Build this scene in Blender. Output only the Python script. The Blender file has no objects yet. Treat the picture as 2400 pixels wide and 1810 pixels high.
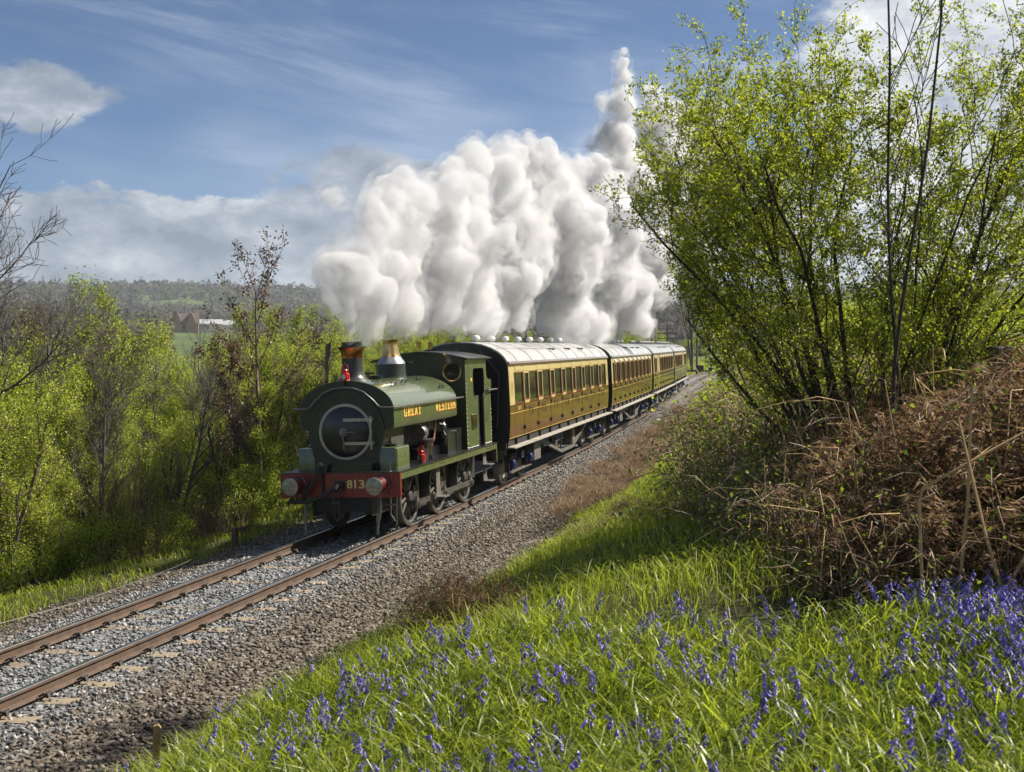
import bpy, bmesh, math, random
import numpy as np
from mathutils import Matrix, Vector

random.seed(7)
RNG = np.random.default_rng(11)
SC = bpy.context.scene
COL = SC.collection
R = math.radians

# ------------------------------------------------------------------ camera
CAM = np.array([9.1022, -22.4792, 3.7457])
cd = bpy.data.cameras.new('camera')
cam = bpy.data.objects.new('camera', cd)
COL.objects.link(cam)
cam.location = CAM
cam.rotation_euler = (math.pi / 2 - 0.03239, 0, 0.24737)
cd.sensor_width = 36.0
cd.lens = 2896.0 / 2400 * 36
cd.clip_start = 0.2
cd.clip_end = 20000
cd.dof.use_dof = True
cd.dof.focus_distance = 27.0
cd.dof.aperture_fstop = 7.1
SC.camera = cam

# ------------------------------------------------------------------ light
SUN = Vector((0.80, 0.52, 1.0)).normalized()
SUN_EL = math.asin(SUN.z)
SUN_AZ = math.atan2(SUN.x, SUN.y)
ld = bpy.data.lights.new('sun', 'SUN')
ld.energy = 5.0
ld.angle = R(0.5)
ld.color = (1.0, 0.93, 0.82)
sun = bpy.data.objects.new('sun', ld)
COL.objects.link(sun)
sun.rotation_euler = (-SUN).to_track_quat('-Z', 'Y').to_euler()

W = bpy.data.worlds.new('World')
SC.world = W
W.use_nodes = True
NT = W.node_tree
NT.nodes.clear()


class G:
    """tiny node-graph writer"""
    def __init__(s, nt): s.nt = nt
    def n(s, t, **kw):
        nd = s.nt.nodes.new(t)
        for k, v in kw.items(): setattr(nd, k, v)
        return nd
    def set(s, sock, v):
        if hasattr(v, 'is_linked') or isinstance(v, bpy.types.NodeSocket): s.nt.links.new(v, sock)
        else: sock.default_value = v
    def m(s, op, a, b=None, c=None, clamp=False):
        nd = s.n('ShaderNodeMath', operation=op, use_clamp=clamp)
        s.set(nd.inputs[0], a)
        if b is not None: s.set(nd.inputs[1], b)
        if c is not None: s.set(nd.inputs[2], c)
        return nd.outputs[0]
    def step(s, v, a, b, lo=0.0, hi=1.0):
        nd = s.n('ShaderNodeMapRange', interpolation_type='SMOOTHSTEP')
        s.set(nd.inputs[0], v); s.set(nd.inputs[1], a); s.set(nd.inputs[2], b)
        s.set(nd.inputs[3], lo); s.set(nd.inputs[4], hi)
        return nd.outputs[0]
    def noise(s, vec, scale, det=6, rough=0.55, dist=0.0):
        nd = s.n('ShaderNodeTexNoise')
        if vec is not None: s.set(nd.inputs['Vector'], vec)
        nd.inputs['Scale'].default_value = scale
        nd.inputs['Detail'].default_value = det
        nd.inputs['Roughness'].default_value = rough
        nd.inputs['Distortion'].default_value = dist
        return nd.outputs[0]
    def comb(s, x, y, z=0.0):
        nd = s.n('ShaderNodeCombineXYZ')
        s.set(nd.inputs[0], x); s.set(nd.inputs[1], y); s.set(nd.inputs[2], z)
        return nd.outputs[0]
    def mixc(s, f, a, b):
        nd = s.n('ShaderNodeMix', data_type='RGBA')
        s.set(nd.inputs[0], f); s.set(nd.inputs[6], a); s.set(nd.inputs[7], b)
        return nd.outputs[2]
    def ramp(s, f, stops):
        nd = s.n('ShaderNodeValToRGB')
        s.set(nd.inputs[0], f)
        el = nd.color_ramp.elements
        while len(el) < len(stops): el.new(0.5)
        for e, (p, c) in zip(el, stops):
            e.position = p; e.color = (*c, 1)
        return nd.outputs[0]


g = G(NT)
tc = g.n('ShaderNodeTexCoord').outputs['Generated']
nrm = g.n('ShaderNodeVectorMath', operation='NORMALIZE'); g.set(nrm.inputs[0], tc)
sep = g.n('ShaderNodeSeparateXYZ'); g.set(sep.inputs[0], nrm.outputs[0])
az = g.m('MULTIPLY', g.m('ARCTAN2', sep.outputs[0], sep.outputs[1]), 57.2958)   # degrees clockwise from +Y
el = g.m('MULTIPLY', g.m('ARCSINE', sep.outputs[2]), 57.2958)
sky = g.n('ShaderNodeTexSky', sky_type='NISHITA')
sky.sun_disc = False
sky.sun_elevation = SUN_EL
sky.sun_rotation = SUN_AZ
sky.air_density = 0.7
sky.dust_density = 0.0
sky.ozone_density = 6.0
sky.altitude = 200
# high thin cirrus: long streaks
cv = g.comb(g.m('MULTIPLY', g.m('ADD', az, g.m('MULTIPLY', el, 0.9)), 0.034), g.m('MULTIPLY', g.m('ADD', el, g.m('MULTIPLY', az, 0.10)), 0.19), 3.1)
ci1 = g.noise(cv, 1.0, 9, 0.62, 0.6)
cv2 = g.comb(g.m('MULTIPLY', az, 0.05), g.m('MULTIPLY', el, 0.11), 7.7)
ci2 = g.noise(cv2, 1.0, 3, 0.5)
cirrus = g.m('MULTIPLY', g.step(ci1, 0.41, 0.66), g.step(ci2, 0.30, 0.56))
cirrus = g.m('MULTIPLY', cirrus, g.step(el, 5.0, 9.0))
cirrus = g.m('MULTIPLY', cirrus, 0.62)
# cumulus: a low bank round the horizon, a heap toward the sun, a few loose puffs
pv = g.comb(g.m('MULTIPLY', az, 0.18), g.m('MULTIPLY', el, 0.30), 1.3)
pn = g.noise(pv, 1.0, 10, 0.55, 0.15)
pn2 = g.noise(pv, 0.33, 4, 0.5)
pf = g.noise(pv, 2.6, 8, 0.62, 0.3)
bank_top = g.m('ADD', 6.4, g.m('ADD', g.m('MULTIPLY', g.m('SUBTRACT', pn, 0.5), 6.0), g.m('MULTIPLY', g.m('SUBTRACT', pf, 0.5), 2.2)))
bank = g.step(g.m('SUBTRACT', bank_top, el), -0.1, 0.30)
sunside = g.step(az, -7.0, 5.0)
sunside = g.m('MULTIPLY', sunside, g.step(az, 150.0, 90.0))
thr = g.m('SUBTRACT', 0.69, g.m('MULTIPLY', sunside, 0.30))
heap = g.step(g.m('ADD', g.m('ADD', g.m('MULTIPLY', pn, 0.5), g.m('MULTIPLY', pn2, 0.36)), g.m('MULTIPLY', pf, 0.14)), thr, g.m('ADD', thr, 0.09))
def puff(a0, e0, ra, re):
    da = g.m('DIVIDE', g.m('SUBTRACT', az, a0), ra)
    de = g.m('DIVIDE', g.m('SUBTRACT', el, e0), re)
    d = g.m('SQRT', g.m('ADD', g.m('MULTIPLY', da, da), g.m('MULTIPLY', de, de)))
    d = g.m('ADD', d, g.m('MULTIPLY', g.m('SUBTRACT', pn, 0.5), 3.0))
    d = g.m('ADD', d, g.m('MULTIPLY', g.m('SUBTRACT', pf, 0.5), 1.3))
    return g.step(d, 1.0, 0.66)
cum = g.m('MAXIMUM', bank, heap)
for a0, e0, ra, re in ((-35.0, 10.3, 2.9, 1.7), (-20.2, 7.6, 3.2, 1.5), (-24.5, 5.8, 3.5, 1.4)):
    cum = g.m('MAXIMUM', cum, puff(a0, e0, ra, re))
shade_v = g.comb(g.m('MULTIPLY', g.m('ADD', az, 0.8), 0.18), g.m('MULTIPLY', g.m('ADD', el, 0.9), 0.30), 1.3)
lit = g.m('ADD', g.m('SUBTRACT', pn, g.noise(shade_v, 1.0, 10, 0.55, 0.15)), 0.5)
body = g.noise(pv, 2.1, 6, 0.6)
lum = g.m('ADD', g.m('MULTIPLY', g.m('SUBTRACT', lit, 0.5), 1.7), g.m('ADD', g.m('MULTIPLY', g.m('SUBTRACT', body, 0.5), 0.7), g.m('MULTIPLY', g.m('SUBTRACT', pf, 0.5), 0.9)))
lum = g.m('ADD', lum, g.m('MULTIPLY', sunside, 0.42))
ccol = g.ramp(g.m('ADD', lum, 0.30, clamp=True), [(0.0, (0.23, 0.28, 0.36)), (0.35, (0.38, 0.43, 0.51)), (0.62, (0.60, 0.64, 0.70)), (1.0, (1.0, 1.0, 1.0))])
bg1 = g.n('ShaderNodeBackground'); g.set(bg1.inputs[0], sky.outputs[0]); bg1.inputs[1].default_value = 0.05
bgc = g.n('ShaderNodeBackground'); bgc.inputs[0].default_value = (0.62, 0.68, 0.78, 1); bgc.inputs[1].default_value = 0.66
bg2 = g.n('ShaderNodeBackground'); g.set(bg2.inputs[0], ccol); bg2.inputs[1].default_value = 0.60
mx1 = g.n('ShaderNodeMixShader'); g.set(mx1.inputs[0], cirrus); g.set(mx1.inputs[1], bg1.outputs[0]); g.set(mx1.inputs[2], bgc.outputs[0])
mx2 = g.n('ShaderNodeMixShader'); g.set(mx2.inputs[0], g.m('MULTIPLY', cum, 0.97)); g.set(mx2.inputs[1], mx1.outputs[0]); g.set(mx2.inputs[2], bg2.outputs[0])
wo = g.n('ShaderNodeOutputWorld'); g.set(wo.inputs[0], mx2.outputs[0])

vs = SC.view_settings
SC.display_settings.display_device = 'sRGB'
vs.view_transform = 'Standard'
vs.look = 'None'
vs.exposure = 0.82
vs.gamma = 1.0
vs.use_curve_mapping = False
cy = SC.cycles
cy.max_bounces = 10
cy.diffuse_bounces = 3
cy.glossy_bounces = 3
cy.transmission_bounces = 4
cy.volume_bounces = 7
cy.transparent_max_bounces = 12
cy.use_denoising = True
cy.sample_clamp_indirect = 6.0
cy.caustics_reflective = False
cy.caustics_refractive = False

# ------------------------------------------------------------------ track centre line (heading and place against arc length)
KN = [-40, -15, 0, 20, 40, 60, 80, 100, 120, 160, 175, 260]
KV = [-.00241, -.00199, -.00135, -.00121, -.00075, -.00035, -.00005, .00025, .00115, .00239, .004, .004]
S_ = np.arange(-40, 260.1, 0.5)
_k = np.interp(S_, KN, KV)
TH = np.concatenate([[0], np.cumsum((_k[1:] + _k[:-1]) / 2 * .5)])
_i0 = int(np.argmin(abs(S_)))
TH -= TH[_i0]
TX = np.concatenate([[0], np.cumsum((np.sin(TH)[1:] + np.sin(TH)[:-1]) / 2 * .5)]); TX -= TX[_i0]
TY = np.concatenate([[0], np.cumsum((np.cos(TH)[1:] + np.cos(TH)[:-1]) / 2 * .5)]); TY -= TY[_i0]
CANT, GRADE = 0.03509, 0.00061

def tpt(s, lat, z=0.0):
    t = np.interp(s, S_, TH)
    l2 = lat * math.cos(CANT) - z * math.sin(CANT); z2 = lat * math.sin(CANT) + z * math.cos(CANT)
    return Vector((float(np.interp(s, S_, TX) + l2 * np.cos(t)), float(np.interp(s, S_, TY) - l2 * np.sin(t)), float(z2 + GRADE * s)))

def vframe(s0, s1, sref):
    """4x4 of a rigid vehicle on the rails: columns lateral, along, up; origin at arc length sref"""
    a = tpt(s0, 0); b = tpt(s1, 0)
    d = (b - a).normalized()
    n = Vector((d.y, -d.x, 0)).normalized()
    u = n.cross(d)
    c, s = math.cos(CANT), math.sin(CANT)
    nn = n * c + u * s; uu = u * c - n * s
    o = a + d * (sref - s0)
    return Matrix(((nn.x, d.x, uu.x, o.x), (nn.y, d.y, uu.y, o.y), (nn.z, d.z, uu.z, o.z), (0, 0, 0, 1)))

# ------------------------------------------------------------------ terrain height
def sst(a, b, v):
    t = np.clip((v - a) / (b - a), 0, 1)
    return t * t * (3 - 2 * t)

def vnoise(x, y, seed=0):
    """cheap smooth value noise"""
    x = np.asarray(x, float); y = np.asarray(y, float)
    xi = np.floor(x).astype(np.int64); yi = np.floor(y).astype(np.int64)
    fx = x - xi; fy = y - yi
    fx = fx * fx * (3 - 2 * fx); fy = fy * fy * (3 - 2 * fy)
    def h(a, b):
        n = (a * 374761393 + b * 668265263 + seed * 974711) & 0xffffffff
        n = ((n ^ (n >> 13)) * 1274126177) & 0xffffffff
        return ((n ^ (n >> 16)) & 0xffff) / 65535.0
    return (h(xi, yi) * (1 - fx) + h(xi + 1, yi) * fx) * (1 - fy) + (h(xi, yi + 1) * (1 - fx) + h(xi + 1, yi + 1) * fx) * fy

def latof(x, y):
    return (np.asarray(x, float) - np.interp(y, TY, TX)) * np.cos(np.interp(y, TY, TH))

def HT(x, y):
    x = np.asarray(x, float); y = np.asarray(y, float)
    lat = latof(x, y)
    wn = 1 - sst(-11, -4, y)
    Rn = np.interp(lat, [-1, 1.35, 2.0, 2.9, 3.3, 4.2, 5.2, 6.2, 7.5, 9.2, 12, 30, 90], [-.2, -.2, -.29, -.32, -.25, .32, .98, 1.45, 1.82, 2.1, 2.3, 3.0, 6])
    Rf = np.interp(lat, [-1, 1.35, 2.0, 3.4, 3.9, 5, 6.5, 8, 9.5, 12, 30, 90], [-.2, -.2, -.27, -.29, -.2, .32, 1.1, 1.85, 2.25, 2.6, 4.0, 9])
    wf = sst(95, 140, y)
    Ln = np.interp(-lat, [-1, 1.35, 2.2, 3.0, 4.5, 7, 12, 20, 40, 100, 250], [-.2, -.2, -.3, -.55, -.68, -1.5, -3.4, -6.2, -10, -16, -15])
    Lf = np.interp(-lat, [-1, 1.35, 2.4, 4.5, 10, 22, 45, 100, 250], [-.2, -.2, -.3, -.2, 2.4, 3.6, -1, -12, -15])
    z = np.where(lat > 0, Rn * wn + Rf * (1 - wn), Ln * (1 - wf) + Lf * wf)
    a = np.abs(lat)
    z = z + np.clip(lat, -2.2, 2.2) * math.sin(CANT) * (1 - sst(2.2, 3.2, a)) + GRADE * np.clip(y, -40, 250)
    rough = sst(2.2, 5, a)
    z = z + rough * ((vnoise(x * .8, y * .8, 3) - .5) * .16 + (vnoise(x * 2.3, y * 2.3, 5) - .5) * .07)
    D = np.hypot(x - CAM[0], y - CAM[1])
    A = np.degrees(np.arctan2(x - CAM[0], y - CAM[1]))
    far = np.interp(D, [0, 250, 420, 600, 1000, 1500, 1900, 2350, 3000, 6000], [-14, -14, 0, 8, 18, 40, 70, 92, 88, 75])
    far = far + np.clip((D - 500) / 1500, 0, 1) * ((vnoise(x / 420, y / 420, 8) - .5) * 42 + (vnoise(x / 130, y / 130, 9) - .5) * 12)
    near_right = sst(-6, 2, lat) * 14
    wd = sst(170, 460, D)
    return z * (1 - wd) + far * wd
def H(x, y): return float(HT(x, y))

# ------------------------------------------------------------------ object helpers
def link(o):
    COL.objects.link(o); return o

def finish(me, smooth=True, ang=35):
    if smooth and len(me.polygons):
        me.polygons.foreach_set('use_smooth', [True] * len(me.polygons))
        me.set_sharp_from_angle(angle=R(ang))
    me.update()

class MB:
    """collects shapes into one mesh"""
    def __init__(s): s.v = []; s.f = []; s.mi = []; s.cur = 0
    def add(s, vs, fs):
        b = len(s.v); s.v += [tuple(p) for p in vs]
        for f in fs: s.f.append(tuple(b + i for i in f)); s.mi.append(s.cur)
        return s
    def box(s, a, b):
        x0, y0, z0 = a; x1, y1, z1 = b
        return s.add([(x0, y0, z0), (x1, y0, z0), (x1, y1, z0), (x0, y1, z0), (x0, y0, z1), (x1, y0, z1), (x1, y1, z1), (x0, y1, z1)],
                     [(0, 3, 2, 1), (4, 5, 6, 7), (0, 1, 5, 4), (1, 2, 6, 5), (2, 3, 7, 6), (3, 0, 4, 7)])
    def cbox(s, a, b, c=.02):
        """box with chamfered vertical and top edges (built as stacked rings)"""
        x0, y0, z0 = a; x1, y1, z1 = b
        def ring(i, z):
            return [(x0 + i + c, y0 + i, z), (x1 - i - c, y0 + i, z), (x1 - i, y0 + i + c, z), (x1 - i, y1 - i - c, z), (x1 - i - c, y1 - i, z), (x0 + i + c, y1 - i, z), (x0 + i, y1 - i - c, z), (x0 + i, y0 + i + c, z)]
        rs = [ring(0, z0), ring(0, z1 - c), ring(c * .35, z1 - c * .3), ring(c, z1)]
        vs = [p for r in rs for p in r]; fs = [tuple(range(7, -1, -1)), tuple(24 + i for i in range(8))]
        for k in range(3):
            for i in range(8):
                j = (i + 1) % 8; fs.append((k * 8 + i, k * 8 + j, k * 8 + 8 + j, k * 8 + 8 + i))
        return s.add(vs, fs)
    def prism(s, poly, y0, y1, ax='y'):
        """polygon in the x-z plane drawn out along y (or polygon in y-z along x)"""
        n = len(poly)
        if ax == 'y': vs = [(a, y0, b) for a, b in poly] + [(a, y1, b) for a, b in poly]
        else: vs = [(y0, a, b) for a, b in poly] + [(y1, a, b) for a, b in poly]
        fs = [tuple(range(n)), tuple(range(2 * n - 1, n - 1, -1))] + [(i, i + n, (i + 1) % n + n, (i + 1) % n) for i in range(n)]
        return s.add(vs, fs)
    def lathe(s, prof, o=(0, 0, 0), axis='z', n=24, cap=True):
        vs = []; fs = []
        for r, h in prof:
            for i in range(n):
                a = 2 * math.pi * i / n; c, d = r * math.cos(a), r * math.sin(a)
                p = {'z': (c, d, h), 'y': (c, h, d), 'x': (h, c, d)}[axis]
                vs.append((p[0] + o[0], p[1] + o[1], p[2] + o[2]))
        for k in range(len(prof) - 1):
            for i in range(n):
                j = (i + 1) % n; fs.append((k * n + i, k * n + j, k * n + n + j, k * n + n + i))
        if cap:
            if prof[0][0] > 1e-4: fs.append(tuple(range(n - 1, -1, -1)))
            if prof[-1][0] > 1e-4: fs.append(tuple(range((len(prof) - 1) * n, len(prof) * n)))
        return s.add(vs, fs)
    def tube(s, pts, r, n=6, cap=True):
        P = [Vector(p) for p in pts]; m = len(P)
        rr = r if isinstance(r, (list, tuple)) else [r] * m
        vs = []; fs = []; ref = None
        for i in range(m):
            t = (P[min(i + 1, m - 1)] - P[max(i - 1, 0)])
            t = t.normalized() if t.length > 1e-9 else Vector((0, 0, 1))
            if ref is None: ref = Vector((0, 0, 1)) if abs(t.z) < .9 else Vector((1, 0, 0))
            u = t.cross(ref); u = u.normalized() if u.length > 1e-6 else t.orthogonal().normalized()
            w = u.cross(t); ref = w
            for k in range(n):
                a = 2 * math.pi * k / n
                vs.append(P[i] + (u * math.cos(a) + w * math.sin(a)) * rr[i])
        for i in range(m - 1):
            for k in range(n):
                j = (k + 1) % n; fs.append((i * n + k, i * n + j, i * n + n + j, i * n + n + k))
        if cap: fs += [tuple(range(n - 1, -1, -1)), tuple(range((m - 1) * n, m * n))]
        return s.add(vs, fs)
    def ball(s, o, r, n=10, sy=1, sz=1):
        prof = [(max(1e-5, r * math.sin(math.pi * i / (n // 2))), -r * sz * math.cos(math.pi * i / (n // 2))) for i in range(n // 2 + 1)]
        return s.lathe(prof, o, 'z', n)
    def mesh(s, name, mats, smooth=True, ang=35):
        me = bpy.data.meshes.new(name)
        me.from_pydata(s.v, [], s.f)
        for m in (mats if isinstance(mats, (list, tuple)) else [mats]): me.materials.append(m)
        if any(s.mi): me.polygons.foreach_set('material_index', s.mi)
        bm = bmesh.new(); bm.from_mesh(me); bmesh.ops.recalc_face_normals(bm, faces=bm.faces); bm.to_mesh(me); bm.free()
        finish(me, smooth, ang)
        return me

def arr_mesh(name, V, F, mats, mi=None, smooth=False):
    """mesh from numpy arrays; F is (n,3) or (n,4)"""
    me = bpy.data.meshes.new(name)
    V = np.ascontiguousarray(V, np.float32); F = np.ascontiguousarray(F, np.int32)
    n, k = F.shape
    me.vertices.add(len(V)); me.vertices.foreach_set('co', V.ravel())
    me.loops.add(n * k); me.loops.foreach_set('vertex_index', F.ravel())
    me.polygons.add(n); me.polygons.foreach_set('loop_start', np.arange(0, n * k, k, dtype=np.int32))
    for m in (mats if isinstance(mats, (list, tuple)) else [mats]): me.materials.append(m)
    if mi is not None: me.polygons.foreach_set('material_index', np.ascontiguousarray(mi, np.int32))
    if smooth: me.polygons.foreach_set('use_smooth', np.ones(n, bool))
    me.update(calc_edges=True)
    return me

def ob(name, data, parent=None, label=None, cat=None, group=None, kind=None, mw=None):
    o = bpy.data.objects.new(name, data); link(o)
    if parent is not None: o.parent = parent
    if mw is not None: o.matrix_world = mw
    return tag(o, label, cat, group, kind)

def tag(o, label=None, cat=None, group=None, kind=None):
    if label: o['label'] = label
    if cat: o['category'] = cat
    if group: o['group'] = group
    if kind: o['kind'] = kind
    return o

def thing(name, label, cat, loc=(0, 0, 0), rz=0.0, group=None, sc=None, mw=None):
    o = bpy.data.objects.new(name, None); link(o)
    o.empty_display_size = .2
    if mw is not None: o.matrix_world = mw
    else:
        o.location = loc; o.rotation_euler = (0, 0, rz)
        if sc is not None: o.scale = (sc, sc, sc) if not isinstance(sc, (tuple, list)) else sc
    return tag(o, label, cat, group)

def dup(root, loc, rz=0.0, sc=None, label=None, group=None, rot=None):
    r = root.copy(); link(r)
    r.location = loc; r.rotation_euler = rot if rot is not None else (0, 0, rz)
    if sc is not None: r.scale = (sc, sc, sc) if not isinstance(sc, (tuple, list)) else sc
    if label: r['label'] = label
    if group: r['group'] = group
    for ch in list(root.children):
        c = ch.copy(); link(c); c.parent = r
        for gg in list(ch.children):
            d = gg.copy(); link(d); d.parent = c
    return r

# ------------------------------------------------------------------ materials
def newmat(name):
    m = bpy.data.materials.new(name); m.use_nodes = True
    m.node_tree.nodes.clear()
    gg = G(m.node_tree)
    out = gg.n('ShaderNodeOutputMaterial')
    return m, gg, out

def mat(name, col, rough=.5, metal=0.0, spec=.5, coat=0.0, var=.12, vscale=6.0, bump=0.0, bscale=40.0, dirt=None, dscale=2.5, island=0.0, coord='Object'):
    m, gg, out = newmat(name)
    p = gg.n('ShaderNodeBsdfPrincipled')
    tcn = gg.n('ShaderNodeTexCoord').outputs[coord]
    n1 = gg.noise(tcn, vscale, 5, .6)
    a = tuple(max(0, c * (1 - var)) for c in col) + (1,); b = tuple(min(1, c * (1 + var)) for c in col) + (1,)
    c = gg.mixc(gg.step(n1, .3, .7), a, b)
    if island:
        ri = gg.n('ShaderNodeNewGeometry').outputs['Random Per Island']
        hv = gg.n('ShaderNodeHueSaturation'); gg.set(hv.inputs['Color'], c); gg.set(hv.inputs['Value'], gg.m('ADD', 1 - island, gg.m('MULTIPLY', ri, 2 * island)))
        c = hv.outputs[0]
    if dirt:
        n2 = gg.noise(tcn, dscale, 6, .65)
        c = gg.mixc(gg.step(n2, .5, .72), c, (*dirt, 1))
    gg.set(p.inputs['Base Color'], c)
    gg.set(p.inputs['Roughness'], gg.m('ADD', rough - .06, gg.m('MULTIPLY', n1, .12), clamp=True))
    p.inputs['Metallic'].default_value = metal
    p.inputs['Specular IOR Level'].default_value = spec
    p.inputs['Coat Weight'].default_value = coat
    p.inputs['Coat Roughness'].default_value = .06
    if bump:
        bn = gg.n('ShaderNodeBump'); bn.inputs['Strength'].default_value = bump
        bn.inputs['Distance'].default_value = .02
        gg.set(bn.inputs['Height'], gg.noise(tcn, bscale, 5, .6)); gg.set(p.inputs['Normal'], bn.outputs[0])
    gg.set(out.inputs[0], p.outputs[0])
    return m

def leafmat(name, stops, trans=.5, gloss=.06, rough=.35):
    """thin leaf: each leaf its own tone, light passes through it"""
    m, gg, out = newmat(name)
    ri = gg.n('ShaderNodeNewGeometry').outputs['Random Per Island']
    oi = gg.n('ShaderNodeObjectInfo').outputs['Random']
    f = gg.m('ADD', gg.m('MULTIPLY', ri, .8), gg.m('MULTIPLY', oi, .2))
    c = gg.ramp(f, stops)
    d = gg.n('ShaderNodeBsdfDiffuse'); gg.set(d.inputs[0], c)
    hs = gg.n('ShaderNodeHueSaturation'); gg.set(hs.inputs['Color'], c); hs.inputs['Saturation'].default_value = 1.03; hs.inputs['Value'].default_value = 1.3
    t = gg.n('ShaderNodeBsdfTranslucent'); gg.set(t.inputs[0], hs.outputs[0])
    mx = gg.n('ShaderNodeMixShader'); mx.inputs[0].default_value = trans
    gg.set(mx.inputs[1], d.outputs[0]); gg.set(mx.inputs[2], t.outputs[0])
    gl = gg.n('ShaderNodeBsdfGlossy'); gl.inputs['Roughness'].default_value = rough
    m2 = gg.n('ShaderNodeMixShader'); m2.inputs[0].default_value = gloss
    gg.set(m2.inputs[1], mx.outputs[0]); gg.set(m2.inputs[2], gl.outputs[0])
    gg.set(out.inputs[0], m2.outputs[0])
    return m

M = {}
M['green'] = mat('loco_green_paint', (.085, .108, .045), .26, coat=.8, var=.10, dirt=(.055, .07, .032), dscale=1.5)
M['greendark'] = mat('smokebox_dark_green', (.016, .021, .010), .38, coat=.25, var=.15)
M['black'] = mat('black_engine_paint', (.012, .012, .013), .34, coat=.3, var=.3, dirt=(.03, .028, .025))
M['gloss_black'] = mat('glossy_black_paint', (.006, .006, .008), .2, coat=1.0, var=.2)
M['sooty'] = mat('sooty_underframe', (.016, .015, .014), .7, var=.4, dirt=(.04, .033, .026))
M['bufred'] = mat('buffer_stock_maroon', (.085, .010, .009), .4, coat=.3, var=.15)
M['slate'] = mat('pale_slate_roof', (.42, .42, .43), .6, var=.12)
M['ventgrey'] = mat('grey_roof_vent', (.22, .22, .22), .5, var=.15)
M['doorblack'] = mat('smokebox_door_black', (.007, .007, .008), .33, coat=.35, var=.3, dirt=(.016, .014, .012))
M['red'] = mat('buffer_beam_red', (.20, .018, .012), .38, coat=.4, var=.12, dirt=(.13, .012, .01))
M['lampred'] = mat('lamp_red_enamel', (.50, .012, .010), .3, coat=.6, var=.06)
M['steel'] = mat('worn_steel', (.20, .195, .185), .4, metal=.8, var=.25, vscale=14, dirt=(.18, .16, .13))
M['rodsteel'] = mat('oily_rod_steel', (.12, .115, .10), .42, metal=.5, var=.2, vscale=10, dirt=(.05, .045, .04))
M['bufface'] = mat('greasy_buffer_face', (.30, .29, .22), .45, metal=.55, var=.3, vscale=12, dirt=(.14, .13, .08), dscale=9)
M['copper'] = mat('copper_cap', (.55, .25, .09), .28, metal=1, var=.25, dirt=(.16, .06, .03), dscale=5)
M['brass'] = mat('brass_dome', (.62, .43, .17), .24, metal=1, var=.2, dirt=(.34, .22, .10), dscale=4)
M['lead'] = mat('bare_metal_collar', (.30, .31, .33), .35, metal=.8, var=.2)
M['ringwhite'] = mat('door_ring_metal', (.42, .41, .34), .4, metal=.3, var=.15, dirt=(.22, .2, .15), dscale=12)
M['yellow'] = mat('yellow_lettering', (.75, .48, .08), .5, var=.06)
M['cream_digit'] = mat('cream_numerals', (.72, .58, .20), .5, var=.06)
M['letter_red'] = mat('letter_shadow_red', (.30, .03, .015), .5, var=.06)
M['rubber'] = mat('black_hose', (.012, .012, .012), .55, var=.2)
M['glassdark'] = mat('cab_glass', (.012, .016, .018), .06, spec=.8, coat=1.0, var=.1)
M['cream'] = mat('cream_coach_paint', (.60, .46, .205), .3, coat=.6, var=.07, dirt=(.52, .39, .17))
M['brown'] = mat('chocolate_coach_paint', (.145, .066, .024), .15, coat=.75, var=.10, vscale=3)
M['mahog'] = mat('mahogany_droplight', (.16, .030, .018), .3, coat=.5, var=.15)
M['gold'] = mat('gold_lining', (.70, .48, .12), .4, var=.05)
M['roof'] = mat('grey_roof_canvas', (.40, .40, .39), .33, var=.10, vscale=1.3, coat=.2, dirt=(.30, .30, .29), dscale=.9)
M['vent'] = mat('white_roof_vent', (.62, .62, .60), .5, var=.1)
M['pane'] = mat('carriage_window_glass', (.010, .014, .012), .03, spec=1.0, coat=1.0, var=.3, vscale=2)
M['stepwood'] = mat('weathered_footboard', (.34, .32, .27), .6, var=.2, vscale=9, dirt=(.2, .18, .15))
M['truss'] = mat('grey_truss_steel', (.13, .12, .105), .55, var=.2, dirt=(.09, .075, .06))
M['blue'] = mat('blue_axlebox_cover', (.018, .035, .14), .4, coat=.3, var=.15)
M['end'] = mat('black_coach_end', (.010, .010, .011), .3, coat=.5, var=.3)
M['railtop'] = mat('polished_rail_head', (.50, .49, .48), .22, metal=1, var=.1)
M['rust'] = mat('rusty_rail_side', (.095, .063, .044), .75, var=.25, vscale=5, dirt=(.11, .06, .035), bump=.2)
M['sleeper'] = mat('concrete_sleeper', (.24, .19, .13), .85, var=.2, vscale=7, dirt=(.18, .15, .12), bump=.4, island=.15)
M['iron'] = mat('dark_iron_clip', (.035, .028, .022), .6, metal=.3, var=.3)
M['wood'] = mat('weathered_wood', (.13, .095, .065), .85, var=.3, vscale=12, bump=.5)
M['woodtan'] = mat('dry_stake_wood', (.32, .20, .09), .8, var=.25, vscale=20, bump=.3)
M['bark'] = mat('hawthorn_bark', (.055, .045, .032), .9, var=.35, vscale=18, bump=.6, bscale=60)
M['barkpale'] = mat('pale_bark', (.17, .13, .09), .9, var=.35, vscale=15, bump=.5)  # pale bark of the scrub trees, ash and broken trunk
M['barkfar'] = mat('bare_grey_bark', (.10, .088, .075), .9, var=.3)
M['twigdry'] = mat('dry_bramble_stem', (.22, .15, .09), .7, var=.4, vscale=8, island=.6)
M['stalk'] = mat('straw_stalk', (.46, .30, .13), .65, var=.25, vscale=25)
M['signalred'] = mat('signal_arm_red', (.45, .03, .02), .5, var=.1)
M['signalwhite'] = mat('signal_white', (.60, .59, .55), .6, var=.12)
M['white'] = mat('white_wall', (.66, .65, .62), .7, var=.08)
M['brick'] = mat('warm_house_wall', (.34, .22, .15), .8, var=.15)
M['rooftile'] = mat('house_roof_tile', (.17, .12, .10), .8, var=.2)
M['lens'] = mat('lamp_lens', (.55, .55, .50), .1, spec=.8, coat=1.0, var=.1)
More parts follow.
